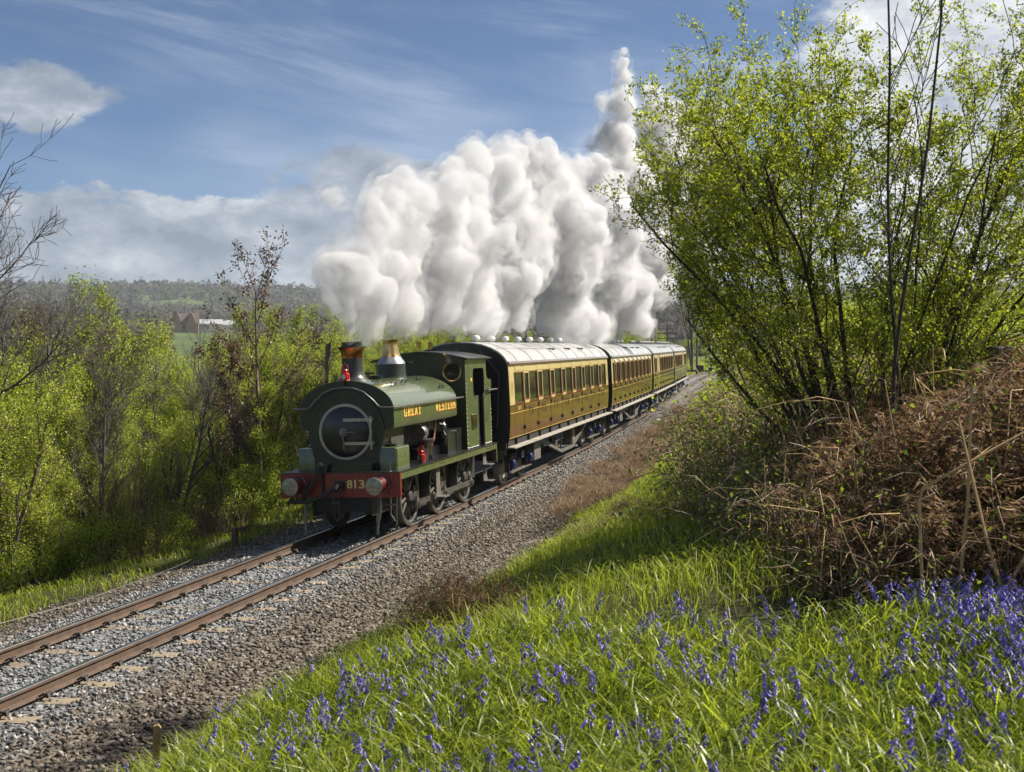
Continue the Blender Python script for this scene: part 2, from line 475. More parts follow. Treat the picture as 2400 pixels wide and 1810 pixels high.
M['wire'] = mat('galvanised_wire', (.16, .15, .13), .5, metal=.5, var=.1)

M['haw'] = leafmat('hawthorn_leaf', [(0, (.12, .16, .012)), (.45, (.24, .29, .022)), (.8, (.36, .40, .035)), (1, (.46, .47, .07))], .58, .03)
M['leafl'] = leafmat('spring_leaf', [(0, (.09, .13, .016)), (.4, (.27, .345, .034)), (.8, (.44, .50, .058)), (1, (.60, .60, .15))], .54, .02)
M['leafd'] = leafmat('dark_scrub_leaf', [(0, (.06, .08, .012)), (.5, (.13, .16, .020)), (1, (.24, .26, .035))], .45, .05)
M['olive'] = leafmat('budding_twig_haze', [(0, (.08, .065, .04)), (.5, (.14, .12, .06)), (1, (.22, .21, .07))], .4, .02)
M['bramble'] = leafmat('bramble_leaf', [(0, (.045, .07, .014)), (.55, (.11, .17, .022)), (.85, (.24, .30, .035)), (1, (.42, .44, .07))], .45, .025, .5)
M['bracken'] = leafmat('dead_bracken_frond', [(0, (.05, .030, .015)), (.5, (.135, .080, .040)), (.85, (.24, .15, .078)), (1, (.40, .29, .17))], .3, .01, .6)
M['keys'] = leafmat('ash_key_cluster', [(0, (.07, .035, .018)), (.6, (.13, .07, .035)), (1, (.2, .11, .05))], .3, .03)
M['grass'] = leafmat('bank_grass_blade', [(0, (.10, .135, .012)), (.45, (.25, .31, .022)), (.8, (.37, .43, .038)), (1, (.48, .46, .13))], .52, .03, .45)
M['blueleaf'] = leafmat('bluebell_leaf', [(0, (.035, .055, .010)), (.3, (.12, .165, .016)), (.62, (.30, .36, .028)), (.88, (.42, .47, .055)), (1, (.58, .58, .18))], .56, .035, .38)
M['straw'] = leafmat('dead_grass_blade', [(0, (.12, .075, .040)), (.5, (.22, .145, .085)), (1, (.38, .28, .18))], .3, .03)
M['petal'] = leafmat('bluebell_petal', [(0, (.09, .07, .30)), (.5, (.19, .155, .50)), (.9, (.34, .29, .70)), (1, (.58, .52, .85))], .45, .05)
M['stem'] = leafmat('bluebell_stem', [(0, (.05, .07, .03)), (1, (.09, .10, .05))], .2, .06)
M['farwood'] = leafmat('far_bare_wood', [(0, (.10, .088, .092)), (.45, (.14, .12, .115)), (.75, (.16, .15, .11)), (.9, (.14, .17, .07)), (1, (.05, .07, .045))], .4, 0.0)

def stonemat(name, cols):
    m, gg, out = newmat(name)
    p = gg.n('ShaderNodeBsdfPrincipled')
    ri = gg.n('ShaderNodeNewGeometry').outputs['Random Per Island']
    gg.set(p.inputs['Base Color'], gg.ramp(ri, cols)); p.inputs['Roughness'].default_value = .8
    gg.set(out.inputs[0], p.outputs[0]); return m
M['stone_grey'] = stonemat('grey_ballast_stone', [(0, (.036, .036, .036)), (.4, (.12, .12, .118)), (.8, (.235, .235, .228)), (1, (.42, .40, .38))])
M['stone_brown'] = stonemat('brown_ballast_stone', [(0, (.026, .020, .015)), (.4, (.085, .066, .049)), (.8, (.17, .135, .10)), (1, (.32, .28, .235))])

# ================================================================== GROUND (one sheet to the horizon)
def axis(pts):
    out = [pts[0][0]]
    for (a, st), (b, _) in zip(pts[:-1], pts[1:]):
        n = max(1, int(round((b - a) / st))); out += list(a + (b - a) * np.arange(1, n + 1) / n)
    return np.array(out)
gx = axis([(-6000, 500), (-3000, 120), (-1500, 60), (-400, 25), (-100, 6), (-30, 1.2), (-8, .22), (13, .5), (24, 2), (60, 12), (300, 90), (1500, 300), (5000, 1)])
gy = axis([(-900, 150), (-60, 6), (-26, .4), (12, .55), (60, 1.5), (120, 3), (260, 10), (500, 40), (1400, 60), (3000, 150), (6500, 1)])
GX, GY = np.meshgrid(gx, gy)
fade = np.interp(GY, [-60, -30, 300, 600], [0, 1, 1, 0])
XX = GX + np.interp(GY, TY, TX) * fade
ZZ = HT(XX, GY)
nx, ny = len(gx), len(gy)
V = np.stack([XX.ravel(), GY.ravel(), ZZ.ravel()], 1)
idx = np.arange(nx * ny).reshape(ny, nx)
F = np.stack([idx[:-1, :-1].ravel(), idx[:-1, 1:].ravel(), idx[1:, 1:].ravel(), idx[1:, :-1].ravel()], 1)

mg, gg, out = newmat('ground')
at = gg.n('ShaderNodeAttribute', attribute_name='zone')
sp = gg.n('ShaderNodeSeparateColor'); gg.set(sp.inputs[0], at.outputs['Color'])
geo = gg.n('ShaderNodeNewGeometry').outputs['Position']
n1 = gg.noise(geo, 3.0, 6, .65); n2 = gg.noise(geo, 25.0, 5, .7); n3 = gg.noise(geo, .012, 6, .6); n4 = gg.noise(geo, .35, 5, .6)
vor = gg.n('ShaderNodeTexVoronoi'); gg.set(vor.inputs['Vector'], geo); vor.inputs['Scale'].default_value = 17.0
vc = gg.n('ShaderNodeSeparateColor'); gg.set(vc.inputs[0], vor.outputs['Color'])
bal_g = gg.ramp(vc.outputs[0], [(0, (.06, .062, .065)), (.5, (.18, .19, .20)), (1, (.34, .34, .34))])
bal_b = gg.ramp(vc.outputs[0], [(0, (.045, .038, .03)), (.5, (.14, .115, .09)), (1, (.27, .23, .18))])
bal = gg.mixc(sp.outputs[1], bal_b, bal_g)
soil = gg.ramp(gg.m('ADD', gg.m('MULTIPLY', n1, .6), gg.m('MULTIPLY', n2, .4)), [(.3, (.022, .018, .012)), (.55, (.045, .048, .016)), (.75, (.07, .085, .022))])
field = gg.ramp(n3, [(.28, (.07, .06, .045)), (.38, (.075, .08, .045)), (.46, (.075, .11, .035)), (.60, (.10, .14, .04)), (.70, (.09, .08, .055))])
soil = gg.mixc(sp.outputs[2], soil, field)
c = gg.mixc(gg.step(gg.m('ADD', sp.outputs[0], gg.m('MULTIPLY', gg.m('SUBTRACT', n1, .5), .7)), .4, .6), soil, bal)
p = gg.n('ShaderNodeBsdfPrincipled'); gg.set(p.inputs['Base Color'], c); p.inputs['Roughness'].default_value = .9; p.inputs['Specular IOR Level'].default_value = .2
bn = gg.n('ShaderNodeBump'); bn.inputs['Strength'].default_value = .8; bn.inputs['Distance'].default_value = .04
gg.set(bn.inputs['Height'], gg.m('ADD', gg.m('MULTIPLY', vor.outputs['Distance'], -1.2), n2)); gg.set(p.inputs['Normal'], bn.outputs[0])
gg.set(out.inputs[0], p.outputs[0])

gm = arr_mesh('ground', V, F, mg, smooth=True)
LAT = latof(XX, GY)
toe = np.interp(GY, [-30, -11, -4, 8, 30, 80], [3.2, 3.2, 3.8, 3.9, 2.6, 2.4])
zr = np.where((LAT > -3.1) & (LAT < toe) & (GY < 255) & (GY > -60), 1.0, 0.0)
zg = 1 - sst(1.0, 1.9, np.abs(LAT))
DD = np.hypot(XX - CAM[0], GY - CAM[1])
zb = sst(60, 110, DD) * np.where(LAT < -14, 1, sst(90, 160, DD))
ca = gm.color_attributes.new('zone', 'FLOAT_COLOR', 'POINT')
ca.data.foreach_set('color', np.stack([zr.ravel(), zg.ravel(), zb.ravel(), np.ones(nx * ny)], 1).astype(np.float32).ravel())
ob('ground', gm, kind='structure', label='grassy railway bank, ballast strip and valley floor')

# ================================================================== TRACK
trk = thing('railway_track', 'single railway track on grey ballast curving away under the train', 'railway track')
def sweep(prof, lat0, s0, s1, mats, topk, step=.5):
    ss = np.arange(s0, s1 + .01, step); k = len(prof); vs = []; fs = []; mi = []
    for i, s in enumerate(ss):
        for a, b in prof: vs.append(tpt(s, lat0 + a, b))
    for i in range(len(ss) - 1):
        for j in range(k):
            q = (j + 1) % k; fs.append((i * k + j, i * k + q, i * k + k + q, i * k + k + j)); mi.append(1 if j in topk else 0)
    me = bpy.data.meshes.new('rail'); me.from_pydata(vs, [], fs)
    for m in mats: me.materials.append(m)
    me.polygons.foreach_set('material_index', mi)
    bm = bmesh.new(); bm.from_mesh(me); bmesh.ops.recalc_face_normals(bm, faces=bm.faces); bm.to_mesh(me); bm.free()
    finish(me, True, 25); return me
RP = [(-.032, 0), (.032, 0), (.036, -.006), (.036, -.036), (.010, -.052), (.009, -.130), (.062, -.146), (.066, -.158), (-.066, -.158), (-.062, -.146), (-.009, -.130), (-.010, -.052), (-.036, -.036), (-.036, -.006)]
for la in (-.7525, .7525):
    ob('rail', sweep(RP, la, -17, 225, [M['rust'], M['railtop']], (0, 1, 13)), trk)
# sleepers: each its own piece
sl = MB(); sl.prism([(-1.3, -.36), (1.3, -.36), (1.3, -.22), (1.24, -.188), (.4, -.2), (-.4, -.2), (-1.24, -.188), (-1.3, -.22)], -.125, .125)
slm = [sl.mesh('sleeper', M['sleeper'])]
rs = random.Random(3)
for k in range(300):
    s = -16.2 + k * .70
    if s > 185: break
    a = tpt(s, 0); b = tpt(s + .1, 0); d = (b - a).normalized(); n = Vector((d.y, -d.x, 0)).normalized(); u = n.cross(d)
    c, q = math.cos(CANT), math.sin(CANT); nn = n * c + u * q; uu = u * c - n * q
    a = a + uu * rs.uniform(-.012, .006) + nn * rs.uniform(-.03, .03)
    ob('sleeper', slm[0], trk, mw=Matrix(((nn.x, d.x, uu.x, a.x), (nn.y, d.y, uu.y, a.y), (nn.z, d.z, uu.z, a.z), (0, 0, 0, 1))))
# rail clips and chairs, fishplates
cl = MB()
for k in range(90):
    s = -16.2 + k * .70
    for la in (-.7525, .7525):
        for sd in (-1, 1):
            a = la + sd * .10
            cl.tube([tpt(s - .07, a - sd * .02, -.135), tpt(s - .05, a + sd * .035, -.105), tpt(s, a + sd * .05, -.10), tpt(s + .05, a + sd * .035, -.105), tpt(s + .07, a - sd * .02, -.135)], .014, 5)
            cl.tube([tpt(s, a + sd * .06, -.16), tpt(s, a + sd * .03, -.10)], .03, 5)
ob('rail_clips', cl.mesh('rail_clips', M['iron']), trk, kind='stuff')
for la, s in ((.7525, -12.3), (-.7525, -12.4)):
    fp = MB()
    for sd in (-1, 1):
        fp.tube([tpt(s - .28, la + sd * .02, -.09), tpt(s + .28, la + sd * .02, -.09)], [.035, .035], 4)
        for q in (-.2, -.07, .07, .2): fp.tube([tpt(s + q, la, -.09), tpt(s + q, la + sd * .085, -.09)], .018, 6)
    ob('fishplate', fp.mesh('fishplate', M['iron']), trk)

# ballast stones (real, low-cost)
def stones(n, s0, s1, l0, l1, smin, smax, bias=None):
    s = RNG.uniform(s0, s1, n); l = RNG.uniform(l0, l1, n)
    t = np.interp(s, S_, TH); x = np.interp(s, S_, TX) + l * np.cos(t); y = np.interp(s, S_, TY) - l * np.sin(t)
    return x, y, s, l, RNG.uniform(smin, smax, n)
def stone_mesh(name, x, y, sz, m, lift=.35):
    n = len(x); z = HT(x, y)
    base = np.array([(1, 0, 0), (-1, 0, 0), (0, 1, 0), (0, -1, 0), (0, 0, 1), (0, 0, -1)], float)
    P = base[None] * RNG.uniform(.55, 1.15, (n, 6, 1)) + RNG.normal(0, .18, (n, 6, 3))
    P *= np.stack([RNG.uniform(.8, 1.3, n), RNG.uniform(.6, 1.0, n), RNG.uniform(.45, .85, n)], 1)[:, None]
    a = RNG.uniform(0, 6.283, n); ti = RNG.normal(0, .45, n)
    ca, sa, ct, st = np.cos(a)[:, None], np.sin(a)[:, None], np.cos(ti)[:, None], np.sin(ti)[:, None]
    X, Y, Z = P[..., 0], P[..., 1], P[..., 2]
    X, Z = X * ct - Z * st, X * st + Z * ct
    X, Y = X * ca - Y * sa, X * sa + Y * ca
    V = np.stack([X, Y, Z], -1) * sz[:, None, None]
    V[..., 0] += x[:, None]; V[..., 1] += y[:, None]; V[..., 2] += (z + sz * lift * RNG.uniform(-.6, 1.2, n))[:, None]
    f = np.array([(0, 2, 4), (2, 1, 4), (1, 3, 4), (3, 0, 4), (2, 0, 5), (1, 2, 5), (3, 1, 5), (0, 3, 5)])
    F = (f[None] + (np.arange(n) * 6)[:, None, None]).reshape(-1, 3)
    return arr_mesh(name, V.reshape(-1, 3), F, m)
def keep(x, y, s, l, z, msk): return x[msk], y[msk], z[msk]
x, y, s, l, z = stones(26000, -17, 9, -2.0, 1.75, .022, .046)
mk = (np.abs(np.abs(l) - .7525) > .07) & ~((np.abs(((s + 16.2 + .35) % .70) - .35) < .115) & ((np.abs(np.abs(l) - 1.13) < .11) | (np.abs(np.abs(l) - .47) < .09)) & (RNG.uniform(0, 1, len(s)) < .9))
x1, y1, z1 = keep(x, y, s, l, z, mk)
x, y, s, l, z = stones(20000, 9, 60, -1.9, 2.2, .03, .06)
mk = (np.abs(np.abs(l) - .7525) > .08) & (l > .2) & ~((np.abs(((s + 16.2 + .35) % .70) - .35) < .12) & (np.abs(np.abs(l) - 1.14) < .15) & (RNG.uniform(0, 1, len(s)) < .6))
x2, y2, z2 = keep(x, y, s, l, z, mk)
ob('grey_ballast', stone_mesh('grey_ballast', np.r_[x1, x2], np.r_[y1, y2], np.r_[z1, z2], M['stone_grey']), kind='stuff', label='grey crushed stone ballast between and beside the rails')
x, y, s, l, z = stones(36000, -18, 12, .85, 4.1, .018, .048)
mk = (l > np.interp(RNG.uniform(0, 1, len(l)), [0, 1], [.85, 2.0])) & (l < np.interp(s, [-11, -4, 8], [3.3, 3.95, 4.0]) + RNG.normal(0, .12, len(l)))
x1, y1, z1 = keep(x, y, s, l, z, mk)
x, y, s, l, z = stones(12000, 12, 55, 1.0, 3.4, .03, .06)
x3, y3, s3, l3, z3 = stones(9000, -14, 14, -3.3, -1.7, .02, .045)
ob('brown_ballast', stone_mesh('brown_ballast', np.r_[x1, x, x3], np.r_[y1, y, y3], np.r_[z1, z, z3], M['stone_brown']), kind='stuff', label='brown weathered stones along the outer edges of the ballast')
wr = MB()
wr.tube([tpt(-13 + i, -2.45 + .12 * math.sin(i * .9), -.22 - .015 * (i % 3)) for i in range(16)], .005, 5)
ob('signal_wire', wr.mesh('signal_wire', M['wire']), label='thin pale signal wire lying along the far ballast edge', cat='wire')

# ================================================================== LETTERING
TX_SIDE = Matrix(((0, 0, 1, 0), (1, 0, 0, 0), (0, 1, 0, 0), (0, 0, 0, 1)))     # reads along +s on the right-hand side
TX_FRONT = Matrix(((1, 0, 0, 0), (0, 0, -1, 0), (0, 1, 0, 0), (0, 0, 0, 1)))   # reads across the front
def text_mesh(name, txt, w, h, depth, m, bold=0.0):
    cu = bpy.data.curves.new(name, 'FONT'); cu.body = txt; cu.size = 1; cu.extrude = .02; cu.offset = bold; cu.resolution_u = 3
    o = bpy.data.objects.new(name, cu); COL.objects.link(o)
    dg = bpy.context.evaluated_depsgraph_get()
    me = bpy.data.meshes.new_from_object(o.evaluated_get(dg)); me.name = name
    bpy.data.objects.remove(o)
    n = len(me.vertices); a = np.empty(n * 3); me.vertices.foreach_get('co', a); a = a.reshape(-1, 3)
    lo, hi = a.min(0), a.max(0)
    a[:, 0] = (a[:, 0] - lo[0]) / (hi[0] - lo[0]) * w; a[:, 1] = (a[:, 1] - lo[1]) / (hi[1] - lo[1]) * h
    a[:, 2] = (a[:, 2] - lo[2]) / (hi[2] - lo[2]) * depth
    me.vertices.foreach_set('co', a.ravel()); me.materials.clear(); me.materials.append(m); me.update()
    return me
GL = {  # slab letters: bars (x0,y0,x1,y1) and slanted strokes (xa,ya,xb,yb,width)
    'G': [(0, .1, .26, .9), (.1, .86, .9, 1), (.1, 0, .9, .14), (.68, .1, .92, .46), (.5, .36, 1, .48), (.72, .7, .92, .9)],
    'R': [(.1, 0, .36, 1), (0, 0, .46, .12), (0, .88, .8, 1), (.3, .44, .8, .56), (.66, .5, .92, .94), ('s', .5, .5, .86, .04, .24), (.66, 0, 1, .12)],
    'E': [(.1, 0, .36, 1), (0, 0, .94, .13), (0, .87, .94, 1), (.3, .44, .7, .56), (.78, .1, .94, .3), (.78, .7, .94, .9)],
    'A': [('s', .16, .04, .5, .98, .22), ('s', .84, .04, .5, .98, .22), (.26, .26, .74, .38), (0, 0, .36, .11), (.64, 0, 1, .11)],
    'T': [(.37, 0, .63, 1), (0, .87, 1, 1), (.22, 0, .78, .12), (0, .66, .14, .9), (.86, .66, 1, .9)],
    'W': [('s', .08, .96, .3, .04, .2), ('s', .3, .04, .5, .9, .15), ('s', .5, .9, .7, .04, .2), ('s', .7, .04, .92, .96, .15), (0, .89, .26, 1), (.74, .89, 1, 1)],
    'S': [(.08, .86, .92, 1), (.08, 0, .92, .14), (.02, .52, .28, .92), (.12, .44, .88, .58), (.72, .08, .98, .5), (.74, .68, .9, .9), (.06, .1, .22, .32)],
    'N': [(.1, 0, .3, 1), (.7, 0, .9, 1), ('s', .2, .96, .8, .04, .24), (0, 0, .42, .11), (.6, .89, 1, 1), (0, .89, .3, 1)],
}
def slab_word(name, word, w, h, m, gap=.22, lift=.001):
    mb = MB(); cw = w / (len(word) + (len(word) - 1) * gap); x = 0; e = 0
    for ch in word:
        for st in GL[ch]:
            e += 1; z1 = .002 + .00012 * (e % 9) + lift
            if st[0] == 's':
                _, xa, ya, xb, yb, t = st
                vs = [(xa - t / 2, ya), (xa + t / 2, ya), (xb + t / 2, yb), (xb - t / 2, yb)]
            else:
                a, b, c, d = st; vs = [(a, b), (c, b), (c, d), (a, d)]
            P = [(x + cw * a, h * b) for a, b in vs]
            mb.add([(a, b, 0) for a, b in P] + [(a, b, z1) for a, b in P], [(3, 2, 1, 0), (4, 5, 6, 7), (0, 1, 5, 4), (1, 2, 6, 5), (2, 3, 7, 6), (3, 0, 4, 7)])
        x += cw * (1 + gap)
    return mb.mesh(name, m, False)
def place(parent, name, me, T, loc):
    o = ob(name, me, parent); o.matrix_local = Matrix.Translation(loc) @ T; return o

# ================================================================== LOCOMOTIVE  (local axes: x across, y back along the engine, z up)
LM = vframe(1, 7, 0.0)
L = thing('steam_locomotive', 'dark green saddle tank steam engine numbered 813 with red buffer beam hauling the train', 'steam engine', mw=LM)
def lp(name, mb, m, parent=None, smooth=True, ang=35, **k): return ob(name, mb.mesh(name, m, smooth, ang), parent or L, **k)

bm_ = MB().box((-1.245, -.02, .79), (1.245, .05, 1.262)); beam = lp('buffer_beam', bm_, M['red'], smooth=False)
rv = MB()
for x in (-1.1, -.92, -.62, -.45, -.3, -.12, .05, .2, .38, .55, .68, 1.1, 1.18):
    for z in (1.215, .83): rv.ball((x, -.022, z), .02, 6)
for x in (-1.19, 1.19): 
    for z in (.9, 1.02, 1.12): rv.ball((x, -.022, z), .018, 6)
lp('rivets', rv, M['red'], beam, kind='stuff')
for x in (.64, .99, -.99, -.64, ): lp('stiffener', MB().box((x - .012, -.05, .85), (x + .012, -.019, 1.2)), M['red'], beam, False)
for q, (x0, w) in enumerate(((.150, .112), (.302, .035), (.395, .118))):
    place(beam, 'numeral', text_mesh('numeral', '813'[q], w, .165, .006, M['cream_digit'], .012), TX_FRONT, Vector((x0, -.021, .968)))
for sd in (-1, 1):
    x = sd * .8635
    b = ob('buffer', MB().lathe([(.19, -.02), (.19, -.045), (.15, -.06), (.115, -.30), (.12, -.305), (.12, -.335), (.08, -.34), (.07, -.34)], (x, 0, 1.05), 'y', 20).mesh('buffer', M['bufred']), L)
    ob('buffer_shank', MB().lathe([(.07, -.33), (.07, -.43)], (x, 0, 1.05), 'y', 14).mesh('buffer_shank', M['steel']), b)
    ob('buffer_head', MB().lathe([(.05, -.41), (.13, -.43), (.170, -.440), (.174, -.447), (.167, -.455), (.115, -.470), (.055, -.478), (.05, -.480), (.0001, -.482)], (x, 0, 1.05), 'y', 28).mesh('buffer_head', M['bufface']), b)
# coupling hook and chain, hoses
ck = MB(); ck.box((-.11, -.03, .93), (.11, -.021, 1.12)); ck.tube([(0, -.02, 1.03), (0, -.2, 1.03), (0, -.26, .98), (0, -.22, .93)], [.045, .045, .035, .02], 8)
lp('coupling_hook', ck, M['black'])
ch = MB()
for a, b in (((-.06, -.2, 1.0), (-.05, -.24, .72)), ((.06, -.2, 1.0), (.05, -.24, .72)), ((-.05, -.24, .70), (-.04, -.2, .42)), ((.05, -.24, .70), (.04, -.2, .42))): ch.tube([a, b], .02, 6)
ch.tube([(-.1, -.24, .71), (.1, -.24, .71)], .035, 8); ch.tube([(-.06, -.2, .42), (0, -.2, .36), (.06, -.2, .42)], .02, 6)
lp('coupling_chain', ch, M['black'])
hs = MB(); hs.tube([(-.34, -.05, .8), (-.34, -.06, 1.30), (-.33, -.08, 1.42), (-.33, -.13, 1.46), (-.345, -.18, 1.40), (-.42, -.2, 1.22), (-.56, -.2, 1.0), (-.68, -.18, .86), (-.7, -.12, .74), (-.62, -.06, .70)], [.03, .03, .03, .035, .042, .044, .044, .044, .04, .03], 8)
hz = lp('brake_hose', hs, M['rubber']); lp('hose_coupling', MB().tube([(-.33, -.11, 1.45), (-.335, -.17, 1.42)], .05, 8), M['steel'], hz)
h2 = MB(); h2.tube([(.02, -.05, 1.02), (-.05, -.2, 1.0), (-.3, -.28, .82), (-.6, -.26, .74), (-.95, -.18, .73), (-1.0, -.1, .75)], .045, 8)
lp('steam_heat_hose', h2, M['rubber'])
# frames, running plate
fr = MB()
for x in (-.62, .60): fr.box((x, .05, .42), (x + .03, 7.45, 1.23))
for y in (.1, 1.2, 2.6, 4.6, 6.6, 7.4): fr.box((-.6, y, .5), (.6, y + .03, 1.22))
fr.box((-.55, 1.3, .5), (.55, 2.3, 1.15)); fr.box((-.58, 4.4, .34), (.58, 5.6, 1.2)); fr.box((-.5, .5, .72), (.5, 1.25, 1.2))
lp('main_frame', fr, M['sooty'], smooth=False)
rp = MB(); rp.box((-1.245, -.02, 1.263), (1.245, 7.52, 1.283)); pl = lp('running_plate', rp, M['black'], smooth=False)
pr = MB()
for i in range(36): pr.ball((1.19, .2 + i * .2, 1.284), .012, 6)
for i in range(8): pr.ball((1.15, 5.3 + i * .12, 1.29), .014, 6)
lp('plate_rivets', pr, M['black'], pl, kind='stuff')
va = MB()
for x in (-1.225, 1.205): va.box((x, .051, 1.125), (x + .02, 7.46, 1.262))
va.box((1.18, 7.40, .80), (1.226, 7.47, 1.124)); va.box((-1.226, 7.40, .80), (-1.18, 7.47, 1.124))
lp('valance', va, M['green'], smooth=False)
vr = MB()
for y0 in (2.65, 6.5):
    for i in range(4): vr.ball((1.227, y0 + i * .11, 1.20), .014, 6)
lp('valance_rivets', vr, M['sooty'], kind='stuff')
for sd in (-1, 1): lp('bracket_post', MB().tube([(sd * 1.03, .03, 1.28), (sd * 1.03, .03, 1.30), (sd * 1.03, .02, 1.50)], [.05, .014, .012], 8), M['steel'])
# sandboxes
for sd in (-1, 1):
    a, b = sorted((sd * .655, sd * 1.05))
    s_ = lp('sandbox', MB().cbox((a, .40, 1.284), (b, 1.18, 1.725), .03), M['green'])
    ob('filler_cap', MB().lathe([(.10, 1.722), (.10, 1.745), (.115, 1.75), (.115, 1.768), (.02, 1.785), (.02, 1.80), (.0001, 1.802)], (sd * .83, .72, 0), 'z', 18).mesh('filler_cap', M['black']), s_)
# smokebox, boiler
def arc(cx, cz, r, a0, a1, n, ez=1.0): return [(cx + r * math.cos(R(a0 + (a1 - a0) * i / n)), cz + r * ez * math.sin(R(a0 + (a1 - a0) * i / n))) for i in range(n + 1)]
sb = [(-.64, 1.284), (.64, 1.284), (.66, 1.45), (.72, 1.62)] + arc(0, 2.05, .80, -24, 204, 40) + [(-.72, 1.62), (-.66, 1.45)]
smk = lp('smokebox', MB().prism(sb, .40, 1.56), M['greendark'])
rb = MB()
for i in range(46):
    a = R(-35 + 250 * i / 45); rb.ball((.715 * math.cos(a), .398, 2.05 + .715 * math.sin(a)), .013, 6)
for z in (1.35, 1.5): 
    for x in (-.55, .55): rb.ball((x, .398, z), .016, 6)
lp('smokebox_rivets', rb, M['greendark'], smk, kind='stuff')
lp('smokebox_step', MB().box((-.55, .1, 1.284), (.60, .395, 1.43)), M['gloss_black'], smooth=False)
ring = MB().lathe([(.497, .392), (.497, .375), (.505, .366), (.552, .366), (.56, .374), (.56, .392)], (0, 0, 2.045), 'y', 56, cap=False)
lp('door_ring', ring, M['ringwhite'], smk)
door = lp('smokebox_door', MB().lathe([(.495, .398), (.495, .355), (.46, .335), (.38, .305), (.25, .275), (.12, .262), (.0001, .259)], (0, 0, 2.045), 'y', 48), M['doorblack'])
hg = MB()
for z in (2.285, 1.825): hg.box((.02, .22, z - .03), (.60, .244, z + .03)); hg.box((.55, .245, z - .03), (.60, .40, z + .03))
hg.tube([(.585, .235, 1.70), (.585, .235, 2.36)], .018, 8)
ob('door_hinge', hg.mesh('door_hinge', M['ringwhite']), door)
dh = MB().lathe([(.085, .262), (.085, .245), (.05, .24), (.045, .20), (.03, .19), (.0001, .188)], (0, 0, 2.045), 'y', 18)
dh.tube([(0, .2, 2.045), (.27, .19, 2.05)], [.022, .014], 8); dh.tube([(0, .215, 2.045), (.03, .205, 1.70)], [.022, .014], 8)
ob('door_handle', dh.mesh('door_handle', M['steel']), door)
bl = MB().lathe([(.67, 1.56), (.67, 5.26)], (0, 0, 2.0), 'y', 40); bo = lp('boiler', bl, M['black'])
for y in (2.35, 3.6): lp('boiler_band', MB().lathe([(.675, y), (.684, y + .005), (.684, y + .06), (.675, y + .065)], (0, 0, 2.0), 'y', 40, cap=False), M['steel'], bo)
lp('saddle_plate', MB().prism([(.60, 1.284), (.72, 1.62), (.73, 1.9), (.80, 1.9), (.80, 1.62), (.70, 1.284)], .80, 1.56), M['steel'], smk, smooth=False)
# saddle tank
tk = [(-.92, 2.08), (.92, 2.08), (.975, 2.10), (1.0, 2.15), (1.0, 2.46)] + arc(0, 2.48, 1.0, 2, 178, 48, .578) + [(-1.0, 2.46), (-1.0, 2.15), (-.975, 2.10)]
tank = lp('saddle_tank', MB().prism(tk, .45, 4.80), M['green'], ang=28)
tf = [(.93 * a if abs(z) > 2.2 else a * .93, (z - 2.5) * .93 + 2.5) for a, z in tk]
lp('tank_front', MB().prism([(a * .985, (z - 2.55) * .985 + 2.55) for a, z in tk], .444, .452), M['greendark'], tank)
for wd, s0, w in (('GREAT', 1.05, 1.10), ('WESTERN', 3.19, 1.50)):
    place(tank, 'letter_shade', slab_word('letter_shade', wd, w, .185, M['letter_red'], lift=0), TX_SIDE, Vector((1.0005, s0 + .022, 2.27)))
    place(tank, 'lettering', slab_word('lettering', wd, w, .185, M['yellow']), TX_SIDE, Vector((1.003, s0, 2.288)))
hr = MB(); hr.tube([(1.055, .44, 2.515), (1.055, 5.2, 2.515)], .016, 8)
hr.tube([(1.055, .44, 2.515), (1.04, .34, 2.515), (.95, .33, 2.515), (.80, .33, 2.515), (.72, .33, 2.55), (.60, .33, 2.68), (.42, .33, 2.83), (.22, .33, 2.905), (0, .33, 2.925), (-.22, .33, 2.905), (-.42, .33, 2.83), (-.60, .33, 2.68), (-.72, .33, 2.55), (-.80, .33, 2.515), (-.95, .33, 2.515), (-1.08, .34, 2.515)], .018, 8)
hr.tube([(-1.055, .44, 2.515), (-1.055, 5.2, 2.515)], .016, 8)
for y in (.75, 2.2, 3.6, 4.75): hr.tube([(.99, y, 2.515), (1.055, y, 2.515)], [.012, .012], 6); hr.ball((1.055, y, 2.515), .028, 8)
lp('handrail', hr, M['steel'])
fit = MB().lathe([(.14, 3.02), (.14, 3.10), (.155, 3.105), (.155, 3.125), (.0001, 3.13)], (.16, 1.75, 0), 'z', 18)
fit.tube([(-.1, 1.75, 3.0), (-.1, 1.75, 3.16), (0, 1.75, 3.19), (.16, 1.75, 3.16)], .018, 6)
lp('tank_filler', fit, M['black'], tank)
for (x, y, z) in ((.62, 1.5, 2.94), (.55, 2.35, 2.97), (.5, 3.5, 2.985), (.86, 4.0, 2.79)):
    b = MB()
    for dy in (-.13, .13): b.tube([(x, y + dy, z - .05), (x + .04, y + dy, z + .05)], .012, 5)
    b.tube([(x + .04, y - .13, z + .045), (x + .04, y + .13, z + .045)], .012, 5)
    lp('tank_step', b, M['black'], tank)
